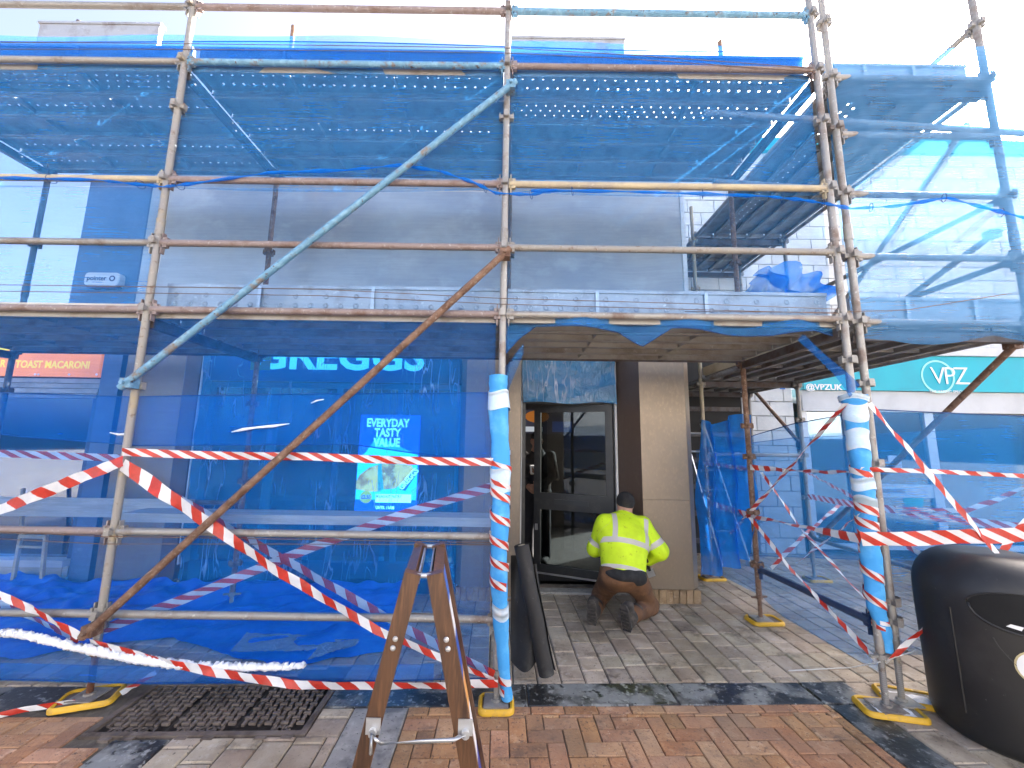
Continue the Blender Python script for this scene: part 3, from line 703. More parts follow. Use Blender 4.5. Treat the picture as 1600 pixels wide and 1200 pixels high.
while z < 6.6:
    xa, xb = (2.05, 4.50) if z < 3.2 else (2.05, 13.0)
    x = xa-(BW/2 if row % 2 else 0)
    while x < xb-.04:
        a, c = max(x, xa), min(x+BW, xb)
        vis = a < 8.4 and not (z < 3.2 and a < 3.3)
        if z < 3.1 and c < 3.72: x += BW; continue
        if vis and nblk < 300: block(a, c, z, z+BH); nblk += 1
        else: far.bx(a+.005, c-.005, VY+.008, VY+.055, z+.005, z+BH-.005)
        x += BW
    z += BH; row += 1
tag(far.build('blocks_further_off', MT['block'], vp), kind='stuff')
b = MB(); b.bx(2.02, 3.66, VY+.0, VY+.055, 0, 3.2); b.build('dark_alley_stand_in', MT['dark'], vp)  # dark sheet put in to stand for the dark alley, slats across it
for k in range(7):
    b = MB(); b.bx(2.03, 3.62, VY-.03, VY-.004, .15+.4*k, .22+.4*k); b.build('added_alley_slat', MT['dark_steel'], vp)
b = MB(); b.bx(1.95, 13.1, VY-.08, VY+.3, 6.704, 6.95); b.build('coping', MT['teal'], vp)
# fascia, soffit band, windows
fx0 = at(1245, 605, VY).x
b = MB(); b.bx(fx0, 13.0, VY-.16, VY+.02, 2.50, 3.06); b.build('sign_board', MT['teal'], vp)
b = MB(); b.bx(fx0-.03, 13.0, VY-.2, VY+.02, 3.064, 3.2); b.build('fascia_capping', MT['pale_panel'], vp)
b = MB(); b.bx(fx0+.0, 13.0, VY-.10, VY+.02, 2.17, 2.496); b.build('soffit_band', MT['pale_panel'], vp)
q0, q1 = at(1440, 588, VY-.17), at(1496, 588, VY-.17); cx, cz = q0.x+.26, q0.z
RX90 = Matrix.Rotation(R(90), 3, 'X')
b = MB(); b.lathe((cx, VY-.163, cz), [(.235, 0), (.262, 0), (.262, .004), (.235, .004)], 40, RX90); b.build('logo_ring', M('pale_teal_ring', (.35, .8, .75), .4), vp)
lettering('VPZ', .40, (cx+.19, VY-.168, cz-.0), MT['white_plain'], vp, extrude=.004, bold=-.004, sx=.98, space=.8)
lettering('THE VAPING SPECIALIST', .062, (cx+.17, VY-.166, cz-.30+.06), MT['white_plain'], vp, extrude=.002, sx=1.0)
q = at(1275, 606, VY-.17)
lettering('@VPZUK', .125, (q.x+.13, VY-.163, q.z+.01), MT['white_plain'], vp, extrude=.002, bold=.003, sx=1.1)
for k, dx in enumerate((-.52, -.36)):
    b = MB(); b.bx(q.x+dx-.04, q.x+dx+.04, VY-.164, VY-.161, q.z-.03, q.z+.05); b.build('social_icon', MT['white_plain'] if k else M('icon_blue', (.02, .15, .5), .5), vp)
wfm = M('white_window_frame', (.75, .77, .78), .4)
vxs = [fx0+.05, at(1335, 760, VY).x, at(1462, 760, VY).x, 9.2, 11.0, 12.9]
vg = glassmat('teal_shop_glass', (.55, .75, .8), .02, .16, .95)
for i, x in enumerate(vxs):
    wd = .07 if i in (1, 2) else .045
    b = MB(); b.bx(x-wd, x+wd, VY-.04, VY+.05, .10, 2.17); b.build('window_frame', wfm, vp)
    if i < len(vxs)-1:
        x1 = vxs[i+1]; b = MB(); b.bx(x+wd, x1-(.07 if i+1 in (1, 2) else .045), VY, VY+.007, .16, 2.17); b.build('window_pane', vg, vp)
        b = MB(); b.bx(x+wd, x1-(.07 if i+1 in (1, 2) else .045), VY-.035, VY+.045, .09, .17); b.build('window_sill', wfm, vp)
b = MB(); b.bx(vxs[1]+.07, vxs[2]-.07, VY-.03, VY+.04, .86, 1.06); b.build('door_rail', wfm, vp)
b = MB(); b.bx(vxs[1]+.35, vxs[1]+.75, VY-.034, VY-.031, .93, .99); b.build('letter_plate', MT['shutter'], vp)
tc = M('teal_sticker', (.05, .5, .48), .5)
q = at(1427, 782, VY); b = MB(); b.lathe((q.x, VY-.006, q.z), [(0, 0), (.15, 0), (.15, .003), (0, .003)], 28, RX90); b.build('door_sticker', tc, vp)
q = at(1398, 722, VY); b = MB(); b.bx(q.x-.1, q.x+.1, VY-.005, VY-.002, q.z-.1, q.z+.1); b.build('notice', MT['white_plain'], vp)
# displays behind the glass
for (px_, py_, w_, h_, c) in ((1285, 720, .62, .75, (.12, .38, .36)), (1310, 830, .6, .3, (.02, .5, .55)), (1520, 725, .36, .10, (.5, .1, .12)), (1560, 690, .3, .4, (.4, .45, .45)), (1590, 790, .3, .3, (.1, .35, .45)), (1540, 640, 1.6, .25, (.2, .3, .34))):
    q = at(px_, py_, VY+.25); b = MB(); b.bx(q.x-w_/2, q.x+w_/2, VY+.25, VY+.28, q.z-h_/2, q.z+h_/2); b.build('window_display', M('display', c, .5), vp)
b = MB(); b.bx(4.5, 13, VY+1.6, VY+1.7, 0, 3.2); b.build('back_wall', M('dim_back_wall', (.12, .2, .24), .8), vp)
b = MB(); b.bx(4.5, 13, VY+.05, VY+1.6, 2.3, 2.4); b.build('ceiling', M('dim_ceiling', (.3, .35, .36), .8), vp)
b = MB(); b.bx(4.45, 4.51, VY+.25, VY+1.6, 0, 3.2); b.build('side_wall', MT['mortar'], vp)

# ================================================================ scaffold
TR = .0242
def tubeobj(name, a, b_, mat, parent, r=TR, n=12):
    m_ = MB(); m_.tube([a, b_], r, n); return shade_auto(m_.build(name, mat, parent))
def collar(c, parent, mat, flip=0):
    """the four pressed lugs of a scaffold node"""
    m_ = MB(); c = Vector(c)
    for k in range(4):
        a = math.pi/2*k; d = Vector((math.cos(a), math.sin(a), 0)); s_ = Vector((-d.y, d.x, 0))
        m_.beam(c+d*.022, c+d*.056, .034, .03); m_.beam(c+d*.050+Vector((0, 0, -.02)), c+d*.050+Vector((0, 0, .03)), .036, .007, up=d)
    return m_.build('node_lugs', mat, parent)
def standard(x, y, z0, z1, mat, parent, nodes, foot=True, mat_low=None, zsplit=None):
    st = tubeobj('standard', (x, y, z0), (x, y, z1), mat, parent)
    for z in nodes: collar((x, y, z), st, mat)
    for z in (z0+(z1-z0)*.47,):
        m_ = MB(); m_.tube([(x, y, z-.06), (x, y, z+.06)], TR+.004, 12); shade_auto(m_.build('spigot_sleeve', mat, st))
    if foot:
        j = MB(); j.tube([(x, y, .03), (x, y, z0+.02)], .0165, 12)
        for k in range(int((z0-.05)/.012)): j.tube([(x, y, .05+k*.012), (x, y, .056+k*.012)], .0185, 10)
        shade_auto(j.build('jack_screw', mat_low or MT['steel_yel'], st))
        j = MB(); zc = z0-.02; j.tube([(x, y, zc-.015), (x, y, zc+.012)], .03, 8); j.beam((x-.075, y-.01, zc), (x+.075, y+.01, zc), .02, .014); j.build('jack_nut', mat_low or MT['steel_yel'], st)
        j = MB(); j.box((x, y, .033), (.15, .15, .008)); j.tube([(x, y, .036), (x, y, .05)], .03, 10); j.build('jack_plate', MT['steel'], st)
    return st
def ledger(a, b_, mat, parent, gap=.03):
    a, b_ = Vector(a), Vector(b_); d = (b_-a).normalized()
    L = tubeobj('ledger', a+d*gap, b_-d*gap, mat, parent)
    for p, s_ in ((a+d*.045, 1), (b_-d*.045, -1)):
        m_ = MB(); m_.beam(p-d*.018, p+d*.03, .03, .075); m_.beam(p-d*s_*.004+Vector((0, 0, -.085)), p-d*s_*.004+Vector((0, 0, .07)), .03, .008, up=d); m_.build('wedge_end', mat, L)
    return L
# perforated steel boards
def board_mesh(L, holes, W=.226, name='deck_board'):
    m_ = MB(); x0, x1 = -L/2, L/2; y0, y1 = -W/2, W/2; T = 0.0
    def strip(ya, yb): m_.add([(x0, ya, T), (x1, ya, T), (x1, yb, T), (x0, yb, T)], [(0, 1, 2, 3)])
    if not holes: strip(y0, y1)
    else:
        pitch = .083; cw = .052
        rows = [(-.042, 0), (.042, .5)] if holes == 2 else [(-.078, 0), (-.026, .5), (.026, 0), (.078, .5)]
        prev = y0
        for yc, ph in rows:
            strip(prev, yc-cw/2); prev = yc+cw/2
            xa = x0+.05+ph*pitch
            m_.add([(x0, yc-cw/2, T), (xa, yc-cw/2, T), (xa, yc+cw/2, T), (x0, yc+cw/2, T)], [(0, 1, 2, 3)])
            n = int((x1-.05-xa)/pitch)
            for i in range(n):
                a = xa+i*pitch; c = a+pitch/2; r_ = .0088 if holes == 2 else .0062
                o_ = [(a+pitch, yc), (a+pitch, yc+cw/2), (c, yc+cw/2), (a, yc+cw/2), (a, yc), (a, yc-cw/2), (c, yc-cw/2), (a+pitch, yc-cw/2)]
                inn = [(c+r_*math.cos(math.pi/4*k), yc+r_*math.sin(math.pi/4*k)) for k in range(8)]
                m_.add([(p[0], p[1], T) for p in o_+inn], [(k, (k+1) % 8, (k+1) % 8+8, k+8) for k in range(8)])
            xe = xa+n*pitch
            m_.add([(xe, yc-cw/2, T), (x1, yc-cw/2, T), (x1, yc+cw/2, T), (xe, yc+cw/2, T)], [(0, 1, 2, 3)])
        strip(prev, y1)
    # down-turned sides with a return lip, end caps and stiffeners
    for y, s_ in ((y0, 1), (y1, -1)):
        m_.bx(x0, x1, min(y, y+s_*.003), max(y, y+s_*.003), -.05, -.001)
        m_.bx(x0, x1, min(y+s_*.003, y+s_*.022), max(y+s_*.003, y+s_*.022), -.05, -.047)
    for x in (x0+.004, x0+L*.3, x0+L*.64, x1-.004): m_.bx(x-.004, x+.004, y0+.024, y1-.024, -.042, -.001)
    return m_.mesh(name, MT['deck'])
XS = (-5.05, -2.575, -.07, 2.33); YO, YI = 2.74, 4.0
fs = thing('scaffold', (-1.4, 3.37, 0), 'long tube scaffold with two perforated steel decks across the bakery front', 'scaffold')
so = [standard(XS[0], YO, .25, 6.3, MT['steel'], fs, (.5, 1, 1.5, 2.5, 3, 3.5, 4.5, 5)),
      standard(XS[1], YO, .30, 6.3, MT['steel_yel'], fs, (.5, 1.0, 1.95, 2.5, 3, 3.5, 4.1, 4.5, 5), mat_low=MT['orange_rust']),
      standard(XS[2], YO, .22, 6.3, MT['steel'], fs, (2.5, 3, 3.5, 4.05, 4.5, 5)),
      standard(XS[3], YO, .34, 6.3, MT['steel'], fs, (2.2, 2.5, 3, 3.5, 4.05, 4.5, 5), mat_low=MT['steel_yel'])]
si = [standard(XS[0], YI, .2, 6.35, MT['dark_steel'], fs, (1, 2.05, 2.5, 3.6, 4.5)),
      standard(XS[1], YI, .2, 6.32, MT['rust'], fs, (.45, 1.2, 1.95, 2.45, 3.55, 4.45)),
      standard(XS[2]+.02, YI, .2, 6.2, MT['dark_steel'], fs, (1, 2.45, 3.55, 4.45)),
      standard(XS[3], YI, .24, 6.2, MT['rust'], fs, (.5, .98, 1.5, 1.8, 2.42, 3.5, 4.45), mat_low=MT['rust'])]
LM = {.5: ('steel', 'steel', None), 1.0: ('plum', 'steel', None), 2.5: ('plum', 'plum', 'steel'), 3.0: ('steel', 'plum', 'steel_yel'), 3.5: ('yellow_tube', 'plum', 'yellow_tube'), 4.5: ('steel', 'blue_tube', 'plum'), 5.0: ('steel', 'plum', 'blue_tube')}
for z, ms in LM.items():
    for i, k in enumerate(ms):
        if k: ledger((XS[i], YO, z), (XS[i+1], YO, z), MT[k], fs)
for z in (2.46, 4.46):
    for i in range(3): ledger((XS[i], YI, z), (XS[i+1], YI, z), MT['dark_steel'], fs)
for z in (2.41, 4.41):
    for i, x in enumerate(XS):
        t_ = MB(); t_.beam((x, YO+.03, z), (x, YI-.03, z), .05, .07); t_.build('transom', MT['dark_steel'], fs)
# guard tube behind, low inner rails
ledger((XS[0], YI, 1.0), (XS[1], YI, 1.0), MT['dark_steel'], fs)
# diagonal braces clipped on outside
def brace(a, b_, mat, parent, name='brace'):
    o = tubeobj(name, a, b_, mat, parent, TR)
    for p in (Vector(a), Vector(b_)):
        d = (Vector(b_)-Vector(a)).normalized(); p = p+d*(.05 if p == Vector(a) else -.05)
        m_ = MB(); m_.box(p+Vector((0, .02, 0)), (.07, .075, .065)); m_.tube([p+Vector((0, -.045, 0)), p+Vector((0, -.028, 0))], .014, 6); m_.build('swivel_clamp', mat, o)
    return o
brace(at(188, 606, 2.66), at(806, 127, 2.66), MT['blue_tube'], fs)
brace(at(128, 996, 2.66), at(797, 388, 2.66), MT['rust'], fs)
tubeobj('stub_tube', at(1100, 176, 2.88), at(1600, 208, 2.84), MT['steel'], fs, .026)
tubeobj('stub_tube', at(1115, 284, 2.9), at(1312, 298, 2.88), MT['steel'], fs)
# decks
NB = 5; bw = (YI-YO-.06)/NB
pat_top = ((4, 2, 0, 2, 2), (2, 0, 2, 0, 0), (2, 4, 0, 0, 0)); bmc = {}
def get_board(L, h):
    k = (round(L, 3), h)
    if k not in bmc: bmc[k] = board_mesh(L, h)
    return bmc[k]
for lvl, zt in enumerate((2.50, 4.50)):
    for i in range(3):
        L = XS[i+1]-XS[i]-.06
        for k in range(NB):
            h = pat_top[i][k] if lvl else (0, 0, 2, 0, 0)[k]
            y = YO+.03+bw*(k+.5)
            o = link('deck_board', get_board(L, h), None, fs, Vector(((XS[i]+XS[i+1])/2, y, zt+random.uniform(-.003, .002)))-WLOC[fs.name])
# toe boards with pressed dimples
def toe(x0, x1, y, z0, z1, parent, mat=MT['toe'], dim=True):
    m_ = MB(); m_.bx(x0, x1, y, y+.028, z0, z1); m_.bx(x0, x1, y-.012, y-.001, z1-.02, z1+.004)
    o = m_.build('toe_board', mat, parent)
    if dim:
        d_ = MB(); n = int((x1-x0)/.11)
        for i in range(n):
            for zz in (z0+.05, z0+.12) if i % 2 == 0 else (z0+.05,):
                d_.lathe((x0+.06+i*.11, y-.002, zz), [(.009, 0), (.017, .003), (.022, 0)], 10, RX90)
        tag(d_.build('pressed_dimples', MT['toe'], o), kind='stuff')
    for fx in (.28, .62):
        c_ = MB(); c_.bx(x0+(x1-x0)*fx-.012, x0+(x1-x0)*fx+.012, y-.018, y-.0125, z0, z1-.01); c_.build('toe_clip', MT['alu'], o)
    return o
toe(XS[1]+.05, XS[2]-.03, YO+.085, 2.525, 2.72, fs); toe(XS[2]+.03, XS[3]-.04, YO+.085, 2.53, 2.715, fs)
toe(XS[0]+.03, XS[1]-.03, YO+.085, 4.53, 4.72, fs, dim=False); toe(XS[1]+.03, XS[2]-.03, YO+.085, 4.525, 4.715, fs); toe(XS[2]+.03, XS[3]-.03, YO+.085, 4.53, 4.70, fs)
b = MB(); b.bx(XS[0], XS[1]-.05, YO+.02, YO+.25, 2.505, 2.545); b.build('timber_deck_edge', MT['plank'], fs)
# sheeted boards standing on the inner guard rails (tops just show over the toe boards)
for (xa, xb, yt, lab) in ((66, 252, 40, None), (800, 974, 63, None)):
    a, c = at(xa, yt, YI-.08), at(xb, yt+4, YI-.08)
    m_ = MB(); m_.bx(a.x, c.x, YI-.1, YI-.05, a.z-.32, a.z); m_.bx(a.x-.02, c.x+.02, YI-.11, YI-.04, a.z+.003, a.z+.03); m_.build('inner_guard_board', MT['toe'], fs)
b = MB(); b.tube([(XS[0]-.3, YI-.02, 6.0), (XS[3], YI-.02, 5.9)], TR, 10); b.build('inner_guard_rail', MT['steel'], fs)

# ---------------------------------------------------------------- return scaffold on the right
RX0, RX1, RY = 2.485, 3.72, (2.80, 5.2, 6.28)
rs = thing('scaffold', (3.1, 4.5, 0), 'return scaffold with lengthwise decks in front of the teal shop', 'scaffold')
standard(RX0, RY[0], .34, 6.4, MT['steel'], rs, (.5, .62, 1, 1.5, 2.05, 2.5, 3, 3.5, 4.05, 4.5, 5))
standard(RX1, RY[0], .3, 6.4, MT['steel'], rs, (.5, 1, 1.5, 2.5, 3, 3.5, 4.5, 5))
standard(RX0-.02, RY[1], .2, 4.9, MT['yellow_tube'], rs, (.5, 1, 1.45, 2.4, 3, 3.7, 4.4))
standard(RX1, RY[1], .22, 4.9, MT['steel_yel'], rs, (.5, .98, 1.5, 1.95, 2.4, 3, 4.4))
standard(RX1, RY[2], .2, 4.9, MT['steel'], rs, (.5, 1.5, 2.4, 3, 4.4))
for z, m_ in ((2.5, 'steel'), (3.0, 'steel'), (3.5, 'steel'), (4.0, 'steel'), (4.5, 'steel'), (.5, 'steel'), (1.0, 'steel')):
    if z > 1.2: ledger((RX0, RY[0], z), (RX1, RY[0], z), MT[m_], rs)
for x in (RX0, RX1):
    for z in (2.44, 4.44): ledger((x, RY[0], z), (x, RY[1], z), MT['steel'], rs); ledger((x, RY[1], z), (x, RY[2], z), MT['steel'], rs)
ledger((RX1, RY[0], .52), (RX1, RY[1], .5), MT['steel'], rs); ledger((RX0-.02, RY[1], 1.5), (RX1, RY[1], 1.5), MT['steel'], rs)
ledger((RX1, RY[0], 5.0), (RX1, RY[1], 5.0), MT['steel'], rs); ledger((RX1, RY[0], 3.0), (RX1, RY[1], 3.0), MT['steel'], rs); ledger((RX1, RY[0], 3.5), (RX1, RY[1], 3.5), MT['steel'], rs)
ledger((RX0-.15, RY[0]-.04, .5), (RX0-.15, YI, .47), M('navy_painted_tube', (.025, .05, .12), .45, .1, [((.05, .09, .18), 9, .5, .7)]), rs)
brace((RX1+.05, RY[0]+.1, 2.42), (RX1+.05, RY[1]-.1, .55), MT['rust'], rs); brace((RX1+.05, RY[1]+.05, 1.6), (RX1+.05, RY[2]+.2, 2.7), MT['rust'], rs)
brace((RX1+.05, RY[0]+.2, 4.3), (RX1+.05, RY[1], 2.65), MT['steel'], rs); brace((RX1+.05, RY[0]+.1, 3.3), (RX1+.05, RY[1]-.4, 2.65), MT['steel'], rs)
nb5 = 5; bwx = (RX1-RX0-.07)/nb5
for lvl, zt in enumerate((2.50, 4.50)):
    for (ya, yb) in ((RY[0]+.02, RY[1]-.01), (RY[1]+.01, RY[2]+.05)):
        for k in range(nb5):
            o = link('deck_board', get_board(yb-ya-.02, 0 if k != 1 else 2), None, rs, Vector((RX0+.035+bwx*(k+.5), (ya+yb)/2, zt+random.uniform(-.003, .002)))-WLOC[rs.name]); o.rotation_euler.z = R(90)
    for y in RY:
        t_ = MB(); t_.beam((RX0, y+.06, zt-.09), (RX1, y+.06, zt-.09), .05, .07); t_.build('transom', MT['dark_steel'], rs)
toe(RX0+.04, RX1-.02, RY[0]+.10, 4.53, 4.73, rs); toe(RX0+.04, RX1+.3, RY[0]+.10, 2.53, 2.72, rs, dim=False)
b = MB(); b.bx(RX0+.02, RX0+.05, RY[0]+.1, RY[1], 2.51, 2.62); b.build('timber_toe_board', MT['timber'], rs)

# ---------------------------------------------------------------- yellow sole pads
def pad(c, rot, label, snow=False, size=(.30, .21)):
    c = Vector((c[0], c[1], 0)); p = thing('foot_pad', c, label, 'foot pad', 'yellow foot pads under the scaffold')
    m = Matrix.Rotation(rot, 3, 'Z'); a, h = size[0]/2, size[1]/2
    m_ = MB()
    m_.box(c+Vector((0, 0, .012)), (size[0]-.05, size[1]-.05, .016), m); m_.build('tray', MT['iron'] if not snow else MT['slab_grey'], p)
    pts = [(x, z) for x, z in rrect(size[0], size[1], .045, 4)]; pin = [(x, z) for x, z in rrect(size[0]-.05, size[1]-.05, .025, 4)]
    n = len(pts); V = []
    for zz, P in ((.004, pts), (.022, pts), (.034, [((a_+c_)/2, (b_+d_)/2) for (a_, b_), (c_, d_) in zip(pts, pin)]), (.03, pin), (.012, pin)):
        V += [c+m @ Vector((x, y, zz)) for x, y in P]
    m_ = MB(); m_.add(V, [(k*n+i, k*n+(i+1) % n, (k+1)*n+(i+1) % n, (k+1)*n+i) for k in range(4) for i in range(n)])
    shade_auto(m_.build('rim', MT['pad'], p), 50)
    if snow:
        s_ = MB(); P = []
        for i in range(9):
            P.append([c+m @ Vector((-.1+.025*i, -.085+.02*j, .026+.008*random.random())) for j in range(6)])
        s_.grid(P).build('snow_cover', MT['snow'], p)
    return p
pad((XS[1], YO), R(20), 'yellow plastic foot pad with rusty tray at lower left', size=(.31, .22))
pad((XS[2]+.0, YO), R(2), 'yellow plastic foot pad below the blue foam wrapped pole by the wooden sign', size=(.22, .20))
pad((XS[3]+.02, YO+.0), R(-12), 'snowy yellow foot pad against the dark slate strip', True, (.34, .2))
pad((RX0+.1, RY[0]+.06), R(-20), 'snowy yellow foot pad half hidden by the litter bin', True, (.34, .2))
pad((XS[3]+.03, YI), R(3), 'yellow foot pad on open paving right of the kneeling worker', size=(.30, .2))
pad((RX1+.03, RY[1]), R(0), 'small yellow foot pad furthest back under the return scaffold', size=(.28, .2))
pad((RX0-.02, RY[1]), R(5), 'yellow foot pad beside the shop corner under hanging blue net', size=(.3, .2))

# ================================================================ netting
def wob(seed, n=7, f=(1, 6)):
    r_ = np.random.RandomState(seed); K = [(r_.uniform(*f)*r_.choice((-1, 1)), r_.uniform(*f)*r_.choice((-1, 1)), r_.uniform(0, 6.28)) for _ in range(n)]
    return lambda a, b: sum(math.sin(p*a+q_*b+c) for p, q_, c in K)/n
def net(name_label, cornerfn, nu, nv, amp, seed, mat, nrm=(0, 1, 0), f=(1, 6), hems=(), name='debris_net', tuck=True):
    """a sheet: cornerfn(u, v) gives its resting shape; folds of depth amp across it"""
    W = wob(seed, f=f); nrm = Vector(nrm); P = []
    for i in range(nu+1):
        row = []
        for j in range(nv+1):
            u, v = i/nu, j/nv; p = Vector(cornerfn(u, v))
            k = (math.sin(math.pi*min(1, max(0, v)))**.5 if tuck else 1)
            row.append(p+nrm*amp*W(p.x*1.0+p.y, p.z*1.3)*k)
        P.append(row)
    mb = MB().grid(P); o = mb.build(name, mat, smooth=True)
    tag(o, name_label, 'netting')
    for (axis, t_) in hems:       # rolled hem cords along an edge of the sheet
        line = [r_[int(round(t_*nv))] for r_ in P] if axis == 'u' else P[int(round(t_*nu))]
        h = MB(); h.tube([Vector(p)-nrm*.004 for p in line], .004, 5); h.build('hem_cord', MT['hem'], o)
    return o
lerp = lambda a, b, t_: a+(b-a)*t_
def poly_fn(pts):
    def f_(t_):
        for (a, ya), (b, yb) in zip(pts[:-1], pts[1:]):
            if t_ <= b: return lerp(ya, yb, (t_-a)/(b-a))
        return pts[-1][1]
    return f_
NY = YO+.036
# upper sheet across the whole front, tied to the guard rail above the lower deck
def up_fn(u, v):
    x = lerp(-5.6, XS[3]-.03, u); zt = 4.735-.02*math.sin(u*9); zb = 3.47-.03*abs(math.sin(u*math.pi*3))
    return (x, NY+(.02 if v > .9 else 0), lerp(zb, zt, v))
net('blue debris net hung along the upper deck of the front scaffold', up_fn, 120, 20, .018, 11, MT['net'], hems=(('u', 1),))
def th_fn(u, v):
    x = lerp(-5.6, XS[3]-.03, u); return (x, YO+.012+.008*math.sin(u*31), lerp(4.53, 4.745-.02*math.sin(u*9), v))
net('doubled top hem of blue net over the upper toe boards', th_fn, 90, 4, .006, 27, MT['net2'], tuck=False)
# middle band of the left bays: from the tied rail down to the lower deck edge
def mid0_fn(u, v):
    x = lerp(-5.6, XS[1]-.03, u); return (x, NY+.003, lerp(2.505, 3.46, v))
net('blue debris net over the lower deck at the left edge', mid0_fn, 40, 20, .015, 29, MT['net'])
def mid_fn(u, v):
    x = lerp(XS[1]+.0, XS[2]-.02, u); return (x, NY+.003, lerp(2.505, 3.46, v))
net('thin blue debris net over the lower deck between left and middle poles', mid_fn, 90, 20, .015, 12, MT['net_thin'])
def mid2_fn(u, v):
    x = lerp(XS[2]+.0, XS[3]-.02, u)
    bot = poly_fn(((0, 2.20), (.05, 2.35), (.10, 2.44), (.35, 2.40), (.42, 2.30), (.5, 2.42), (.8, 2.38), (.93, 2.42), (1, 2.40)))(u)
    return (x, NY+.003+.05*(1-v)*math.sin(u*20), lerp(bot, 3.455, v))
net('blue debris net with ragged lower edge above the shop doorway', mid2_fn, 90, 20, .02, 13, MT['net_thin'], hems=(('u', 0),))
def mid3_fn(u, v):
    q_ = mid2_fn(u, 0); return (q_[0], q_[1]-.006, lerp(q_[2]+.004, 2.5, v))
net('ragged skirt of blue net below the deck edge above the doorway', mid3_fn, 90, 5, .008, 28, MT['net'])
# lowest sheet of the left bays, sagging to the ground
low_bot = poly_fn(((0, .25), (.12, .215), (.4, .14), (.62, .125), (.9, .16), (1, .18)))
def low_fn(u, v):
    x = lerp(-5.6, XS[2]-.05, u); return (x, NY-.075*(1-v)**3*(1 if x < XS[1]+.06 or x > XS[1]+.06 else 1)+.004, lerp(low_bot(u), 2.50, v))
net('large blue debris net hanging to the ground across the shop window', low_fn, 110, 40, .02, 14, MT['net_low'], hems=(('u', 0),))
def fold_fn(u, v):
    x = lerp(-5.2, XS[2]+.0, u); zt = poly_fn(((0, 1.93), (.5, 1.885), (.52, 1.89), (.8, 1.93), (1, 1.95)))(u)
    zb = poly_fn(((0, 1.72), (.18, 1.70), (.36, 1.60), (.52, 1.55), (.6, 1.56), (.8, 1.58), (1, 1.45)))(u)
    return (x, NY+.02+.012*math.sin(u*17), lerp(zb, zt, v))
net('doubled fold of blue net across the window at head height', fold_fn, 90, 8, .01, 15, MT['net2'], hems=(('u', 1), ('u', 0)))
# doubled bottom hem, holding snow
def hem_fn(u, v):
    x = lerp(-5.6, -.45, u); zb = low_bot(u*.93)-.004
    return (x, NY-.085-.02*math.sin(v*3.14), lerp(zb, zb+.10, v))
net('turned up bottom hem of the blue net holding a line of snow', hem_fn, 90, 4, .006, 16, MT['net2'], tuck=False)
sn = MB(); P = []
pts = [(-.0, 990), (30, 992), (80, 1003), (140, 1017), (200, 1029), (260, 1038), (320, 1043), (380, 1044), (440, 1043), (478, 1041)]
rsn = np.random.RandomState(4)
line = []
for (a, b_) in zip(pts[:-1], pts[1:]):
    for k in range(26): t_ = k/26; line.append((lerp(a[0], b_[0], t_), lerp(a[1], b_[1], t_)))
for i, (x, y) in enumerate(line):
    q = at(x, y, 2.655); wv = .018*math.sin(math.pi*min(1, (i+6)/len(line)*1.02))**.4+.004
    row = []
    for j in range(8):
        a = 2*math.pi*j/8; row.append(q+Vector((rsn.uniform(-.006, .006), .02*math.cos(a)+rsn.uniform(-.004, .004), wv*.8*math.sin(a)+(rsn.uniform(-.004, .022) if math.sin(a) > .3 else rsn.uniform(-.008, .004)))))
    row.append(row[0]); P.append(row)
tag(sn.grid(P).build('snow', MT['snow'], smooth=True), 'line of granular snow caught in the bottom hem of the net', 'snow')
for lab, pts_ in (('short streak of snow on the head height net fold', ((362, 675), (380, 671), (400, 668), (425, 666), (452, 662))), ('small dab of snow near the top of the net fold', ((486, 630), (495, 626), (506, 624))), ('small curl of snow on the net fold beside the left pole', ((172, 676), (186, 679), (198, 678), (208, 674)))):
    m_ = MB(); qs = [at(x, y, 2.755) for x, y in pts_]; m_.tube(qs, .007, 6, rr=[.004]+[random.uniform(.006, .011) for _ in qs[2:]]+[.003]); tag(m_.build('snow', MT['snow'], smooth=True), lab, 'snow')
# right front face of the return scaffold
def rf_fn(u, v):
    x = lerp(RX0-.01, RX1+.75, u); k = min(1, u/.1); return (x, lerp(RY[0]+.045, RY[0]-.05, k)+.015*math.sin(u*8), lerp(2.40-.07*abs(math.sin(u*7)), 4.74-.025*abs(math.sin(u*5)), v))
net('sunlit blue net on the upper front of the return scaffold', rf_fn, 40, 36, .015, 17, MT['net_haze'])
def rl_fn(u, v):
    x = lerp(RX0-.06, RX1+1.0, u); zt = poly_fn(((0, 1.88), (.3, 1.86), (1, 1.80)))(u); zb = poly_fn(((0, .28), (.5, .22), (1, .2)))(u)
    return (x, RY[0]+.05+.03*math.sin(u*6), lerp(zb, zt, v))
net('low blue net across the front of the return scaffold behind the litter bin', rl_fn, 40, 30, .03, 18, MT['net'], hems=(('u', 1),))
# net closing the end of the front scaffold, beside the doorway
def en_fn(u, v):
    y = lerp(YO+.06, 5.15, u); zt = poly_fn(((0, 1.85), (.3, 1.80), (.55, 1.72), (.75, 1.62), (1, 1.78)))(u); zb = poly_fn(((0, .17), (.45, .1), (.6, .16), (1, .08)))(u)
    return (XS[3]+.075+.10*u, y, lerp(zb, zt, v))
net('blue net closing the scaffold end beside the doorway', en_fn, 40, 24, .03, 19, MT['net_clear'], nrm=(1, 0, 0), hems=(('u', 1),))
# further net along the far side of the return scaffold
def ff_fn(u, v):
    x = lerp(RX0-.1, RX1+2.8, u); zt = poly_fn(((0, 1.55), (.3, 1.72), (1, 1.9)))(u); return (x, RY[1]+.06+.05*math.sin(u*9), lerp(.25, zt, v))
net('blue net strung along the back of the return scaffold before the teal shop', ff_fn, 50, 20, .04, 20, MT['net_clear'], hems=(('u', 1), ('u', 0)))
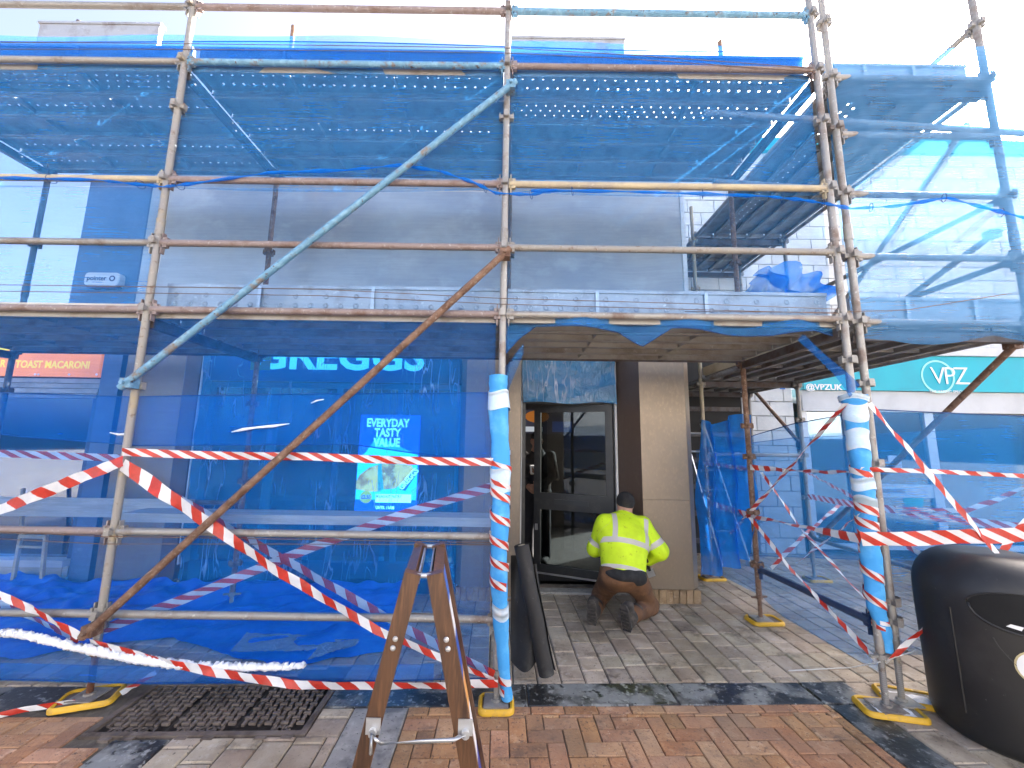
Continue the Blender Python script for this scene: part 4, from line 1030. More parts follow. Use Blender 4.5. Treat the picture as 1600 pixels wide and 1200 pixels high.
# bunched net hanging at the shop corner
def bn_fn(u, v):
    a = at(lerp(1095, 1172, u), lerp(905-30*u, 655+8*math.sin(u*6), v), 4.75-.7*u)
    return a+Vector((.02*math.sin(v*9+u*4), .09*math.sin(u*16+3*v), 0))
net('bunched blue net hanging from the yellow pole at the shop corner', bn_fn, 46, 30, .03, 21, MT['net_bunch'], f=(4, 14))
def bd_fn(u, v):
    a = at(lerp(1160, 1292, u), lerp(470, poly_fn(((0, 452), (.3, 412), (.5, 408), (.62, 432), (.85, 436), (1, 458)))(u), v), 3.25)
    return a+Vector((0, .12*math.sin(v*5+u*9)+.06*math.sin(u*31), -.02*math.sin(u*13)*(1-v)))
net('crumpled bright blue net bundled on the lower deck by the double poles', bd_fn, 50, 26, .05, 22, MT['net_bunch'], f=(5, 18))
# twisted strip falling from the deck to the foam wrapped pole
def tw_fn(u, v):
    c = at(lerp(1250, 1332, u), lerp(527, 612, u**1.3), lerp(2.80, 2.70, u)); wv = lerp(.05, .09, u)*(1-.35*math.sin(u*3.1))
    return c+Vector((0, .02*math.sin(u*5), (v-.5)*wv))+Vector(((v-.5)*wv*.9, 0, 0))
net('twisted strip of blue net running down to the padded pole', tw_fn, 24, 6, .006, 23, MT['net2'])
def tw2_fn(u, v):
    a = at(lerp(790, 818, u), lerp(lerp(620, 572, v), lerp(552, 535, v), u), 2.80); return a+Vector((0, .03*math.sin(v*7), 0))
net('torn corner of blue net drooping beside the middle pole', tw2_fn, 14, 8, .01, 24, MT['net'])
# tied roll of net along the guard rail, dipping round the poles
def tie_roll(pts, lab, r0=.014, Y=YO-.035):
    q = [at(x, y, Y) for x, y in pts]; L = []
    for a, c in zip(q[:-1], q[1:]):
        for k in range(6): L.append(a.lerp(c, k/6))
    L.append(q[-1]); m_ = MB(); m_.tube(L, r0, 7, rr=[r0*(1+.5*math.sin(i*1.7)+.25*math.sin(i*.6)) for i in range(len(L))])
    o = m_.build('net_edge_roll', MT['net_bunch'], smooth=True); tag(o, lab, 'netting')
    for i in range(3, len(L)-2, 9):
        t_ = MB(); p = L[i]; t_.tube([p+Vector((.012*math.cos(a), .03*math.cos(a)+.02, .03*math.sin(a)+.012)) for a in [k*math.pi/5 for k in range(11)]], .0022, 5); t_.build('cable_tie', MT['hem'], o)
tie_roll(((0, 278), (150, 281), (215, 288), (255, 292), (300, 287), (420, 270), (540, 266), (625, 258), (690, 268), (740, 285), (775, 302), (830, 304), (870, 297)), 'rolled blue net edge tied along the guard rail left of the door', .009)
tie_roll(((830, 298), (960, 299), (1100, 303), (1200, 307), (1250, 312), (1290, 318), (1330, 326), (1400, 322), (1480, 309), (1540, 325), (1600, 340)), 'rolled blue net edge tied along the guard rail right of the door', .009)
# wires strung along the toe boards and rails
def wire(pts, lab, Y=YO-.03, r=.0028):
    m_ = MB(); m_.tube([at(x, y, Y) for x, y in pts], r, 5); tag(m_.build('wire', MT['cord'], smooth=True), lab, 'wire')
wire(((0, 445), (230, 448), (500, 452), (780, 466), (1060, 474), (1310, 483)), 'upper of two rusty wires along the lower toe boards')
wire(((0, 455), (230, 458), (500, 462), (780, 475), (1060, 483), (1310, 490)), 'lower of two rusty wires along the lower toe boards')
wire(((0, 66), (280, 68), (520, 71), (800, 75), (1000, 87), (1270, 106)), 'upper of two dark wires along the top toe boards')
wire(((0, 77), (280, 77), (520, 79), (800, 83), (1000, 93), (1270, 112)), 'lower of two dark wires along the top toe boards')
wire(((0, 831), (160, 838), (420, 842), (775, 848)), 'upper of two dark wires under the low left rail')
wire(((0, 842), (160, 850), (420, 850), (775, 851)), 'lower of two dark wires under the low left rail')
wire(((1070, 487), (1310, 488), (1420, 484), (1600, 455)), 'thin wire rising to the right across the return scaffold toe board', Y=2.74)

# ================================================================ foam padding on poles
def foam(pts, label, bands, tail=None):
    """pts: (x, y, r) down the pole"""
    Y = YO
    q = [(at(x, y, Y), r) for x, y, r in pts]; L = []; rr = []
    for (a, ra), (c, rc) in zip(q[:-1], q[1:]):
        for k in range(8):
            L.append(a.lerp(c, k/8)); rr.append(lerp(ra, rc, k/8)*(1+.05*math.sin(len(L)*.7)+.03*math.sin(len(L)*1.9)))
    L.append(q[-1][0]); rr.append(q[-1][1])
    base = L[-1]; th_ = thing('foam_padding', (base.x, base.y, base.z), label, 'foam padding')
    m_ = MB(); n = 16; V = []
    for p, r_ in zip(L, rr):
        for j in range(n): a = 2*math.pi*j/n; k = 1+.08*math.sin(3*a+p.z*6); V.append(p+Vector((math.cos(a)*r_*k, math.sin(a)*r_*k, 0)))
    F = [(i*n+j, i*n+(j+1) % n, (i+1)*n+(j+1) % n, (i+1)*n+j) for i in range(len(L)-1) for j in range(n)]
    V2 = [p for p in V]; m_.add(V2, F)
    for e in (0, len(L)-1):     # foam thickness at the ends
        inner = [L[e]+(V[e*n+j]-L[e])*.55 for j in range(n)]; m_.add([V[e*n+j] for j in range(n)]+inner, [(j, (j+1) % n, (j+1) % n+n, j+n) for j in range(n)])
    m_.build('foam_tube', MT['foam'], th_, smooth=True)
    def ring_at(t_, grow): 
        i = min(len(L)-1, max(0, int(t_*(len(L)-1)))); return L[i], rr[i]*grow
    for (t0, t1) in bands:
        m_ = MB(); V = []; K = 6
        for k in range(K):
            p, r_ = ring_at(lerp(t0, t1, k/(K-1)), 1.10)
            for j in range(n): a = 2*math.pi*j/n; V.append(p+Vector((math.cos(a)*r_, math.sin(a)*r_, .012*math.sin(a*2+t0*30))))
        m_.add(V, [(i*n+j, i*n+(j+1) % n, (i+1)*n+(j+1) % n, (i+1)*n+j) for i in range(K-1) for j in range(n)])
        m_.build('white_wrap', MT['foam_pale'], th_, smooth=True)
    return th_, L, rr
def ribbon(P, width, up=None, twist=None):
    """flat tape through points P; returns MB and uv"""
    mb = MB(); V = []; UV = []; s_ = 0
    for i, p in enumerate(P):
        d = (P[min(i+1, len(P)-1)]-P[max(i-1, 0)]).normalized()
        if i: s_ += (P[i]-P[i-1]).length
        view = Vector((0, 1, 0)) if up is None else up
        sd_ = d.cross(view).normalized()
        if sd_.z < 0: sd_ = -sd_
        a = twist(i/(len(P)-1)) if twist else 0
        nn = d.cross(sd_).normalized(); sd_ = sd_*math.cos(a)+nn*math.sin(a)
        wv = width if not callable(width) else width(i/(len(P)-1))
        for k in (-.5, 0, .5):
            V.append(p+sd_*wv*k+nn*(.003*math.sin(i*.9+k*5))); UV.append((s_, k+.5))
    n = len(P); mb.add(V, [(i*3+k, (i+1)*3+k, (i+1)*3+k+1, i*3+k+1) for i in range(n-1) for k in (0, 1)])
    return mb, UV
def spiral(th_, L, rr, t0, t1, turns, w_, mat, ph=0, grow=1.16):
    P = []
    for k in range(int(abs(turns)*18)+1):
        f_ = k/(abs(turns)*18); x = lerp(t0, t1, f_)*(len(L)-1); i = int(min(len(L)-2, x)); c = L[i].lerp(L[i+1], x-i); r_ = lerp(rr[i], rr[i+1], x-i)*grow
        a = ph+2*math.pi*turns*f_; P.append(c+Vector((math.cos(a)*r_, math.sin(a)*r_, 0)))
    mb = MB(); V = []; UV = []; s_ = 0
    for i, p in enumerate(P):
        if i: s_ += (P[i]-P[i-1]).length
        for k in (-.5, .5): V.append(p+Vector((0, 0, w_*k))); UV.append((s_, k+.5))
    mb.add(V, [(i*2, i*2+2, i*2+3, i*2+1) for i in range(len(P)-1)])
    mb.build('wound_tape', mat, th_, smooth=True, uv=UV)
th_, L, rr = foam(((779, 587, .060), (779, 620, .066), (782, 700, .062), (782, 780, .060), (780, 860, .055), (781, 930, .052), (783, 985, .046), (786, 1040, .036), (792, 1092, .036)), 'blue foam padding wound with barrier tape on the middle pole beside the door',
                  ((.10, .16), (.30, .36), (.66, .71)))
spiral(th_, L, rr, .26, .36, 2.2, .03, MT['tape'], .3); spiral(th_, L, rr, .34, .60, 4.6, .05, MT['tape2'], 2.0); spiral(th_, L, rr, .90, .97, 1.6, .04, MT['tape'], 1)
th_, L, rr = foam(((1333, 618, .075), (1336, 640, .062), (1340, 690, .058), (1346, 740, .055), (1352, 780, .058), (1356, 830, .05), (1362, 880, .055), (1368, 950, .046), (1380, 985, .04), (1387, 1018, .03)), 'blue foam padding bound with white wrap and tape on the right hand pole',
                  ((.0, .05), (.08, .16), (.19, .25), (.35, .41), (.44, .48)))
spiral(th_, L, rr, .30, .36, 1.2, .04, MT['tape'], .3); spiral(th_, L, rr, .46, .62, 3.2, .055, MT['tape2'], 2.0); spiral(th_, L, rr, .66, .8, 2.2, .05, MT['tape2'], 1); spiral(th_, L, rr, .84, .87, 1.1, .025, MT['tape'], 4)

# ================================================================ barrier tape runs
def tape(pts, label, width=.05, mat='tape', sag=.0, tw=0.0, seed=0):
    q = [at(*p) if len(p) == 3 else Vector(p[:3]) for p in pts]; L = []
    for a, c in zip(q[:-1], q[1:]):
        n = max(3, int((c-a).length/.06))
        for k in range(n):
            t_ = k/n; L.append(a.lerp(c, t_)+Vector((0, .004*math.sin(k*1.3+seed), -sag*math.sin(math.pi*t_))))
    L.append(q[-1])
    tf = (lambda t_: tw*math.sin(t_*9+seed)+.25*math.sin(t_*31+seed*2)) if tw else (lambda t_: .2*math.sin(t_*17+seed))
    mb, uv = ribbon(L, width, twist=tf)
    return tag(mb.build('barrier_tape', MT[mat], uv=uv, smooth=True), label, 'barrier tape', 'red and white barrier tapes')
YB, YX = 2.81, 2.67     # behind the net, outside the poles
tape(((-60, 706, YB), (188, 716, YB)), 'level barrier tape behind the net left of the left pole', .05, 'tape2', .0, 0, 1)
tape(((190, 706, YX+.03), (480, 713, YX+.06), (786, 722, YX+.02)), 'long level barrier tape from the left pole to the padded middle pole', .052, 'tape2', .008, 0, 2)
tape(((-40, 812, YX), (192, 720, YX)), 'wide barrier tape rising from the left edge to the left pole', .075, 'tape', .0, .2, 3)
tape(((192, 726, YX), (430, 890, YX), (590, 985, YX), (705, 1035, YX), (772, 1063, YX+.03)), 'bright barrier tape slanting down from the left pole to the padded pole foot', lambda t_: .085-.055*t_, 'tape', .0, .15, 4)
tape(((196, 730, YB), (440, 872, YB), (640, 985, YB), (772, 1054, YB-.1)), 'duller barrier tape behind the net slanting down to the padded pole foot', .05, 'tape', .0, .15, 5)
tape(((150, 988, YB), (290, 935, YB), (480, 858, YB), (640, 800, YB), (770, 760, YB)), 'barrier tape rising behind the net from left pole foot to padded pole', .06, 'tape2', .0, .2, 6)
tape(((140, 1003, YX), (230, 1028, YX-.02), (340, 1052, YX-.05), (470, 1071, YX-.05), (640, 1072, YX-.04), (778, 1068, YX)), 'sagging barrier tape low along the net hem in front of the wooden sign', .045, 'tape', .0, .25, 7)
tape(((-30, 915, YX), (60, 958, YX), (124, 994, YX)), 'barrier tape running down to the brace end at far left', .04, 'tape', 0, .3, 8)
tape(((-30, 930, YB), (60, 970, YB), (124, 1000, YB-.1)), 'faint second barrier tape behind the net at far left', .035, 'tape', 0, .3, 9)
def gp_(x, y, z=.02): q = gnd(x, y, z); return (q.x, q.y, q.z, 0)
tape((gp_(-20, 1122), gp_(40, 1108), gp_(118, 1096, .03)), 'loose barrier tape lying on red bricks left of the rusty foot', .03, 'tape', 0, .3, 10)
tape((gp_(190, 1083, .04), gp_(215, 1068, .05), gp_(244, 1050, .08)), 'short knotted barrier tape end trailing by the manhole cover', .035, 'tape', 0, .6, 11)
tape(((1098, 723, 5.15), (1178, 734, 4.0)), 'level barrier tape from the shop corner pole to the rusty pole', .05, 'tape', 0, .2, 12)
tape(((1172, 730, 3.97), (1340, 738, 2.72)), 'level barrier tape from the rusty pole to the right padded pole', .05, 'tape', .01, .2, 13)
tape(((1345, 733, 2.69), (1470, 737, 2.72), (1640, 746, 2.75)), 'thin level barrier tape crossing right of the padded pole', .03, 'tape', 0, .4, 14)
tape(((1322, 630, 2.70), (1230, 735, 3.4), (1172, 800, 4.0), (1118, 862, 5.1)), 'barrier tape slanting from the padded pole top down to the shop corner', .04, 'tape', 0, .3, 15)
tape(((1358, 630, 2.70), (1450, 738, 2.6), (1550, 855, 2.5), (1580, 890, 2.5)), 'barrier tape slanting from the padded pole top down towards the bin', .035, 'tape', 0, .3, 16)
tape(((1103, 784, 5.15), (1172, 806, 4.0), (1280, 828, 3.1), (1345, 842, 2.69)), 'barrier tape running from the shop corner to the right padded pole', .06, 'tape', 0, .15, 17)
tape(((1345, 842, 2.68), (1480, 839, 2.55), (1640, 832, 2.45)), 'broad bright barrier tape crossing above the litter bin', .085, 'tape2', .005, 0, 18)
tape(((1172, 808, 3.97), (1232, 885, 3.5), (1372, 1035, 2.74)), 'barrier tape slanting down to the snowy foot of the padded pole', .035, 'tape', 0, .3, 19)
tape(((1385, 1037, 2.72), (1412, 1012, 2.7), (1450, 975, 2.7)), 'short barrier tape rising from the snowy foot towards the bin', .03, 'tape', 0, .3, 20)
tape(((1190, 738, 4.0), (1255, 830, 3.5), (1362, 948, 2.75)), 'second barrier tape slanting down behind the padded pole middle', .03, 'tape', 0, .35, 21)
tape(((1205, 888, 3.8), (1252, 840, 3.9), (1320, 782, 4.4)), 'barrier tape rising away to the right from the bottom rail', .035, 'tape', 0, .3, 22)
tape(((1262, 775, 4.9), (1400, 797, 3.3), (1500, 812, 3.1), (1640, 826, 3.0)), 'wide barrier tape behind the net right of the padded pole', .06, 'tape2', .01, .1, 23)
tape(((1255, 735, 5.1), (1330, 775, 3.6), (1420, 855, 3.0), (1480, 890, 3.0)), 'barrier tape slanting down to the right behind the double poles', .035, 'tape', 0, .3, 24)
tape(((1400, 795, 3.1), (1510, 798, 3.0), (1560, 780, 3.0), (1620, 752, 3.0)), 'barrier tape curving up to the right edge behind the net', .035, 'tape', 0, .3, 25)
tape(((1556, 878, 2.62), (1580, 842, 2.62), (1620, 790, 2.62)), 'short barrier tape rising behind the bin to the right edge', .04, 'tape', 0, .3, 26)
tape(((1345, 802, 2.70), (1290, 845, 3.4), (1245, 880, 3.9)), 'barrier tape dropping left from the padded pole to the far rail', .035, 'tape', 0, .3, 27)
# white cord on the paving
m_ = MB(); m_.tube([gnd(1232, 1048, .006), gnd(1330, 1043, .02), at(1372, 1035, 2.73), at(1430, 1017, 2.75)], .0035, 5); tag(m_.build('cord', MT['white_plain'], smooth=True), 'thin white cord lying across the paving to the pole foot', 'cord')

# ================================================================ loose things
def noise2(seed, octs=((1.3, 1), (2.9, .5), (6.1, .28), (12.7, .16))):
    r_ = np.random.RandomState(seed); K = []
    for f_, a in octs:
        for _ in range(4): t_ = r_.uniform(0, 6.28); K.append((f_*math.cos(t_), f_*math.sin(t_), r_.uniform(0, 6.28), a))
    return lambda x, y: sum(math.sin(p*x+q_*y+c)*a for p, q_, c, a in K)/4
# blue tarpaulin heaped along the foot of the window
tn = noise2(31, ((2.0, 1), (4.4, .6), (9.5, .4), (19, .2)))
tfront = poly_fn(((0, 3.05), (.25, 3.15), (.42, 3.25), (.5, 3.42), (.6, 3.5), (.72, 3.3), (.85, 3.1), (1, 3.4)))
def tarp_pt(u, v):
    x = lerp(-5.3, -.95, u); y0 = tfront(u)+.06*tn(x*3, 9); y = lerp(y0, 4.36, v)
    n_ = tn(x*1.6, y*2.2); ridge = 1-abs(tn(x*2.2+5, y*3.1))
    h = .012+max(0, .055*n_+.10*ridge*v+.11*v**2)*min(1, v*5)
    return (x+.03*tn(y*5, x), y, h)
P = [[tarp_pt(i/130, j/46) for j in range(47)] for i in range(131)]
tag(MB().grid(P).build('tarpaulin', MT['tarp'], smooth=True), 'rumpled blue tarpaulin spread on the paving below the shop window', 'tarpaulin')
# clear polythene offcuts lying on it
for k, (c0, c1, c2, c3, lab) in enumerate((((358, 1022), (385, 992), (560, 998), (480, 1020), 'long dull offcut of clear polythene on the paving by the tarpaulin'), ((480, 1035), (500, 1010), (565, 1000), (555, 1012), 'small crumpled clear polythene scrap beside the longer offcut'))):
    a, b_, c, d_ = [gnd(*q_, .03) for q_ in (c0, c1, c2, c3)]; W_ = wob(60+k, f=(6, 20)); P = []
    for i in range(25):
        P.append([a.lerp(d_, i/24).lerp(b_.lerp(c, i/24), j/10)+Vector((0, 0, .012+.02*abs(W_(i*.12, j*.3)))) for j in range(11)])
    tag(MB().grid(P).build('polythene_offcut', MT['clear_poly'], smooth=True), lab, 'plastic sheet')
# planks resting on the low rails
def plank(a, b_, w_, h_, lab, mat='plank'):
    m_ = MB(); m_.beam(a, b_, w_, h_); o = m_.build('scaffold_board', MT[mat]); return tag(o, lab, 'plank')
def snow_dabs(o, a, b_, n, seed):
    r_ = np.random.RandomState(seed)
    for _ in range(n): pass
a, c = at(203, 824, 3.0), at(778, 830, 3.0)
plank((a.x, 3.02, 1.055), (c.x, 3.02, 1.055), .225, .06, 'thick pale scaffold plank lying along the low rail outside the window')
a, c = at(-40, 787, 3.94), at(300, 801, 3.94)
plank((a.x, 3.94, .95), (c.x, 3.94, .95), .04, .17, 'weathered scaffold plank on edge along the inner rail at left')
# small timber trestle
tz = thing('trestle', gnd(45, 905), 'small pale timber trestle standing by the left shop window', 'trestle')
TY = 4.3
def tb(p0, p1, w_=.028, n_='leg'):
    m_ = MB(); m_.beam(at(*p0, TY), at(*p1, TY), w_, w_, up=(0, 1, 0)); m_.build(n_, MT['timber'], tz)
tb((20, 908), (33, 836)); tb((65, 908), (72, 836)); tb((33, 838), (73, 839), .03, 'top_rail'); tb((31, 854), (70, 855), .022, 'rung'); tb((36, 763), (34, 836), .026, 'post')
# aluminium ladder leaning behind the bunched net
ld = thing('ladder', gnd(1140, 880), 'aluminium ladder leaning behind the bunched blue net', 'ladder')
la, lb = Vector((2.86, 5.75, .0)), Vector((2.62, 6.25, 1.95)); ra, rb = la+Vector((.40, .02, 0)), lb+Vector((.33, .02, 0))
for a, c in ((la, lb), (ra, rb)):
    m_ = MB(); m_.beam(a, c, .025, .06); m_.build('stile', MT['alu'], ld)
for k in range(7):
    t_ = .08+k*.14; m_ = MB(); m_.tube([la.lerp(lb, t_), ra.lerp(rb, t_)], .014, 8); m_.build('rung', MT['alu'], ld)
# roll of black roofing felt leaning on the middle pole
top, bot = Vector((.085, 3.02, .885)), Vector((.262, 2.985, .062))
ax = (bot-top).normalized(); s1 = ax.cross(Vector((0, 1, 0))).normalized(); s2 = ax.cross(s1)
fr_ = thing('felt_roll', (bot.x, bot.y, 0), 'roll of black roofing felt leaning beside the padded middle pole', 'roll')
m_ = MB(); n = 60; T = 3
V = []
for e in range(9):
    c = top.lerp(bot, e/8)
    for k in range(n): 
        a = 2*math.pi*T*k/(n-1); r_ = .028+.034*k/(n-1)+.003*math.sin(e*1.7+a); V.append(c+s1*math.cos(a)*r_+s2*math.sin(a)*r_)
m_.add(V, [(e*n+k, e*n+k+1, (e+1)*n+k+1, (e+1)*n+k) for e in range(8) for k in range(n-1)]); m_.build('rolled_felt', MT['felt'], fr_, smooth=True)
P = []
for i in range(15):
    u = i/14; row = []
    for j in range(17):
        v = j/16; a = at(lerp(798, 838+20*v, u), lerp(868+12*u, 1036+10*math.sin(u*5)-8*u, v), 3.06); row.append(a+Vector((0, .05*math.sin(u*6+v*2)+.02*math.sin(v*11), 0)))
    P.append(row)
MB().grid(P).build('loose_flap', MT['felt'], fr_, smooth=True)
m_ = MB(); m_.lathe(top+ax*.002, [(.001, 0), (.027, 0)], 20, Matrix((s1, s2, ax)).transposed()); m_.build('cardboard_core', MT['timber'], fr_)

# ---------------------------------------------------------------- wooden A-board seen end on
ab = thing('a_board', (-.29, 1.83, 0), 'dark wooden A-board pavement sign seen from its edge in the foreground', 'sign')
AH, AX = 1.13, -.312; YA0, YA1 = 1.56, 1.98; SP = .30
AV0 = set(bpy.data.objects.keys())
for side in (-1, 1):
    tx, bx_ = AX+side*.04, AX+side*SP
    for Yk in (YA0, YA1):
        m_ = MB(); m_.beam((tx, Yk, AH), (bx_, Yk, 0.0), .045, .060, up=(side, 0, .3)); lg = m_.build('leg', MT['wood'], ab)
        for zz in ((AH-.215, AH-.245, .37, .34) if Yk == YA0 else ()):
            f_ = (AH-zz)/AH; c = Vector((lerp(tx, bx_, f_)-side*.006*0, Yk-.027, zz)); s_ = MB(); s_.lathe(c, [(0, .006), (.007, .005), (.010, 0)], 10, RX90); s_.build('screw_head', MT['alu'], lg)
    for zz, hh in ((AH-.03, .05), (.12, .05)):
        f_ = (AH-zz)/AH; x = lerp(tx, bx_, f_); m_ = MB(); m_.beam((x, YA0+.025, zz), (x, YA1-.025, zz), .04, hh, up=(side*.25, 0, 1)); m_.build('cross_rail', MT['wood'], ab)
    # panel with its printed face
    def pp(t_, Yk, off): x = lerp(tx, bx_, t_); nrm_ = Vector((side, 0, SP/AH*.9)).normalized(); return Vector((x, Yk, AH*(1-t_)))+nrm_*off
    m_ = MB(); m_.add([pp(.06, YA0+.03, -.006), pp(.06, YA1-.03, -.006), pp(.88, YA1-.03, -.006), pp(.88, YA0+.03, -.006), pp(.06, YA0+.03, .012), pp(.06, YA1-.03, .012), pp(.88, YA1-.03, .012), pp(.88, YA0+.03, .012)],
           [(0, 1, 2, 3), (7, 6, 5, 4), (0, 4, 5, 1), (1, 5, 6, 2), (2, 6, 7, 3), (3, 7, 4, 0)]); pn = m_.build('panel', MT['white'], ab)
    cols = ((.03, .12, .5), (.75, .76, .78), (.02, .08, .42), (.7, .35, .1), (.78, .78, .8), (.03, .05, .3), (.75, .76, .78))
    ts = (.07, .18, .30, .44, .56, .70, .80, .87)
    for k, c in enumerate(cols):
        m_ = MB(); m_.add([pp(ts[k], YA0+.035, .014), pp(ts[k], YA1-.035, .014), pp(ts[k+1], YA1-.035, .014), pp(ts[k+1]-.02*(k % 2), YA0+.035, .014)], [(0, 1, 2, 3)]); m_.build('printed_band', M('print_band', c, .35), pn)
# metal hinge straps, top bolts and the stay hook
for Yk in (YA0, YA1):
    m_ = MB(); m_.tube([(AX-.03, Yk-.0, AH-.012), (AX+.03, Yk, AH-.012)], .009, 8); m_.build('hinge_bolt', MT['alu'], ab)
for x in (-.02, .022):
    m_ = MB(); m_.beam((AX+x*1.0, YA0+.03, AH-.03), (AX+x*1.0, YA1-.03, AH-.03), .006, .04); m_.build('hinge_strap', MT['alu'], ab)
hz = .62; f_ = (AH-hz)/AH; xl, xr = AX-lerp(.04, SP, f_), AX+lerp(.04, SP, f_)
for x in (xl, xr):
    m_ = MB(); m_.box((x+.008, YA0-.028, hz+.02), (.05, .005, .05)); m_.tube([(x+.008, YA0-.045, hz+.005), (x+.008, YA0-.028, hz+.005)], .014, 10); m_.build('hook_plate', MT['alu'], ab)
m_ = MB(); m_.tube([(xl+.008, YA0-.05, hz-.05), (xl+.008, YA0-.05, hz+.01), (xl+.022, YA0-.05, hz-.006), (xl+.04, YA0-.05, hz-.018), ((xl+xr)/2, YA0-.05, hz-.012), (xr-.03, YA0-.05, hz-.004), (xr-.012, YA0-.05, hz+.006), (xr+.008, YA0-.05, hz+.004)], .006, 8); m_.build('stay_hook', MT['alu'], ab, smooth=True)
m_ = MB(); x = .5; f2 = .27; m_.tube([(AX-lerp(.04, SP, f2), YA1, AH*(1-f2)), (AX+lerp(.04, SP, f2), YA1, AH*(1-f2))], .004, 6); m_.build('stay_wire', MT['alu'], ab)

for o in [o for o in bpy.data.objects if o.name not in AV0 and o.type == 'MESH']:      # the board stands slightly askew
    pw = WLOC[ab.name]
    for v in o.data.vertices: v.co.x -= .15*(v.co.y+pw.y-YA0)
# ---------------------------------------------------------------- litter bin
BC = Vector((2.885, 2.56, 0)); bn = thing('litter_bin', BC, 'black domed litter bin at the right edge in the foreground', 'litter bin')
BR = .345; prof = [(.0, .0), (.30, 0), (.318, .02), (.33, .06), (.335, .3), (BR, .62), (BR, .76)]
for k in range(1, 10): a = R(90*k/9); prof.append((BR-.20+.20*math.cos(a), .76+.235*math.sin(a)))
prof.append((.0, 1.0))
m_ = MB(); n = 56; V = []
fdir = math.atan2(-2.05, -.75)      # mouth faces the street
for r_, z in prof:
    for j in range(n):
        a = 2*math.pi*j/n; V.append(BC+Vector((math.cos(a)*r_, math.sin(a)*r_, z)))
F = []
import bisect
for i in range(len(prof)-1):
    for j in range(n): F.append((i*n+j, i*n+(j+1) % n, (i+1)*n+(j+1) % n, (i+1)*n+j))
m_.add(V, F); body = m_.build('body', MT['black'], bn, smooth=True)
# slot: flat near-black patch paints the opening's shade, edged by a raised rim
def on_bin(ang, z, off=0): 
    zs = [p[1] for p in prof]; k = max(0, min(len(prof)-2, bisect.bisect(zs, z)-1)); t_ = (z-prof[k][1])/max(1e-6, prof[k+1][1]-prof[k][1]); r_ = lerp(prof[k][0], prof[k+1][0], t_)+off
    return BC+Vector((math.cos(ang)*r_, math.sin(ang)*r_, z))
mouth_c = math.atan2(-2.45, -1.35)
mo_pts = []
for k in range(28):
    a = 2*math.pi*k/28; mo_pts.append((mouth_c+.62*math.cos(a), .755+.085*math.sin(a)*(1 if math.sin(a) > 0 else 1.35)))
m_ = MB(); c = on_bin(mouth_c, .755, .004); R1 = [on_bin(a, z, .004) for a, z in mo_pts]; R2 = [on_bin(mouth_c+(a-mouth_c)*.5, .755+(z-.755)*.5, .0045) for a, z in mo_pts]
m_.add([c]+R2+R1, [(0, 1+(k+1) % 28, 1+k) for k in range(28)]+[(1+k, 1+(k+1) % 28, 29+(k+1) % 28, 29+k) for k in range(28)]); m_.build('mouth', M('bin_mouth_shade', (.006, .006, .006), .9), bn, smooth=True)
m_ = MB(); m_.tube(R1[14:]+[R1[0]], .007, 8); m_.build('mouth_lip', MT['black'], bn, smooth=True)
m_ = MB(); m_.tube([on_bin(mouth_c+(a-mouth_c)*1.03, z+.004, .004) for a, z in mo_pts[:15]], .004, 8); m_.build('hood_rim', MT['black'], bn, smooth=True)
m_ = MB(); m_.add([on_bin(mouth_c-.25, .675, .006), on_bin(mouth_c-.1, .665, .006), on_bin(mouth_c-.07, .685, .006), on_bin(mouth_c-.2, .69, .006)], [(0, 1, 2, 3)]); m_.build('litter_scrap', MT['white_plain'], bn)
def disc_on(ang, z, r_, off, mat, name):
    m_ = MB(); P = []
    for rr_ in (0.001, r_*.5, r_): P.append([on_bin(ang+rr_*math.cos(2*math.pi*k/24)/BR, z+rr_*math.sin(2*math.pi*k/24), off) for k in range(25)])
    m_.grid(P).build(name, mat, bn)
lg_a = math.atan2(-2.38, -1.78)+.16
disc_on(lg_a, .49, .085, .0035, M('gold_ring', (.5, .42, .22), .5), 'logo_edge'); disc_on(lg_a, .49, .077, .005, MT['white'], 'logo_disc')
lk = M('logo_black', (.02, .02, .02), .5)
def on_logo(pts, name):
    m_ = MB(); m_.add([on_bin(lg_a-x/BR*-1, .49+z, .0065) for x, z in pts], [tuple(range(len(pts)))]); m_.build(name, lk, bn)
# pictogram: a figure dropping litter into a basket
on_logo([(-.032+.011*math.cos(k*.7), .048+.011*math.sin(k*.7)) for k in range(9)], 'figure_head')
on_logo([(-.042, .034), (-.022, .034), (-.02, 0), (-.02, -.055), (-.028, -.055), (-.031, -.01), (-.036, -.055), (-.046, -.055), (-.044, 0)], 'figure_body')
on_logo([(-.024, .034), (.016, .012), (.014, .004), (-.024, .022)], 'figure_arm')
on_logo([(.012, -.018), (.048, -.018), (.042, -.055), (.018, -.055)], 'basket')
# moulded seam curve and base scuffs
m_ = MB(); m_.tube([on_bin(lerp(lg_a-.42, lg_a+.1, k/16), lerp(.60, .375, (k/16)**.7), .001) for k in range(17)], .003, 6); m_.build('door_seam', M('seam_grey', (.03, .03, .03), .6), bn)
for k in range(1):
    a0 = mouth_c-.86; m_ = MB(); m_.tube([on_bin(a0, .15, -.001), on_bin(a0, .70, -.001)], .007, 6); m_.build('moulded_rib', MT['black'], bn)

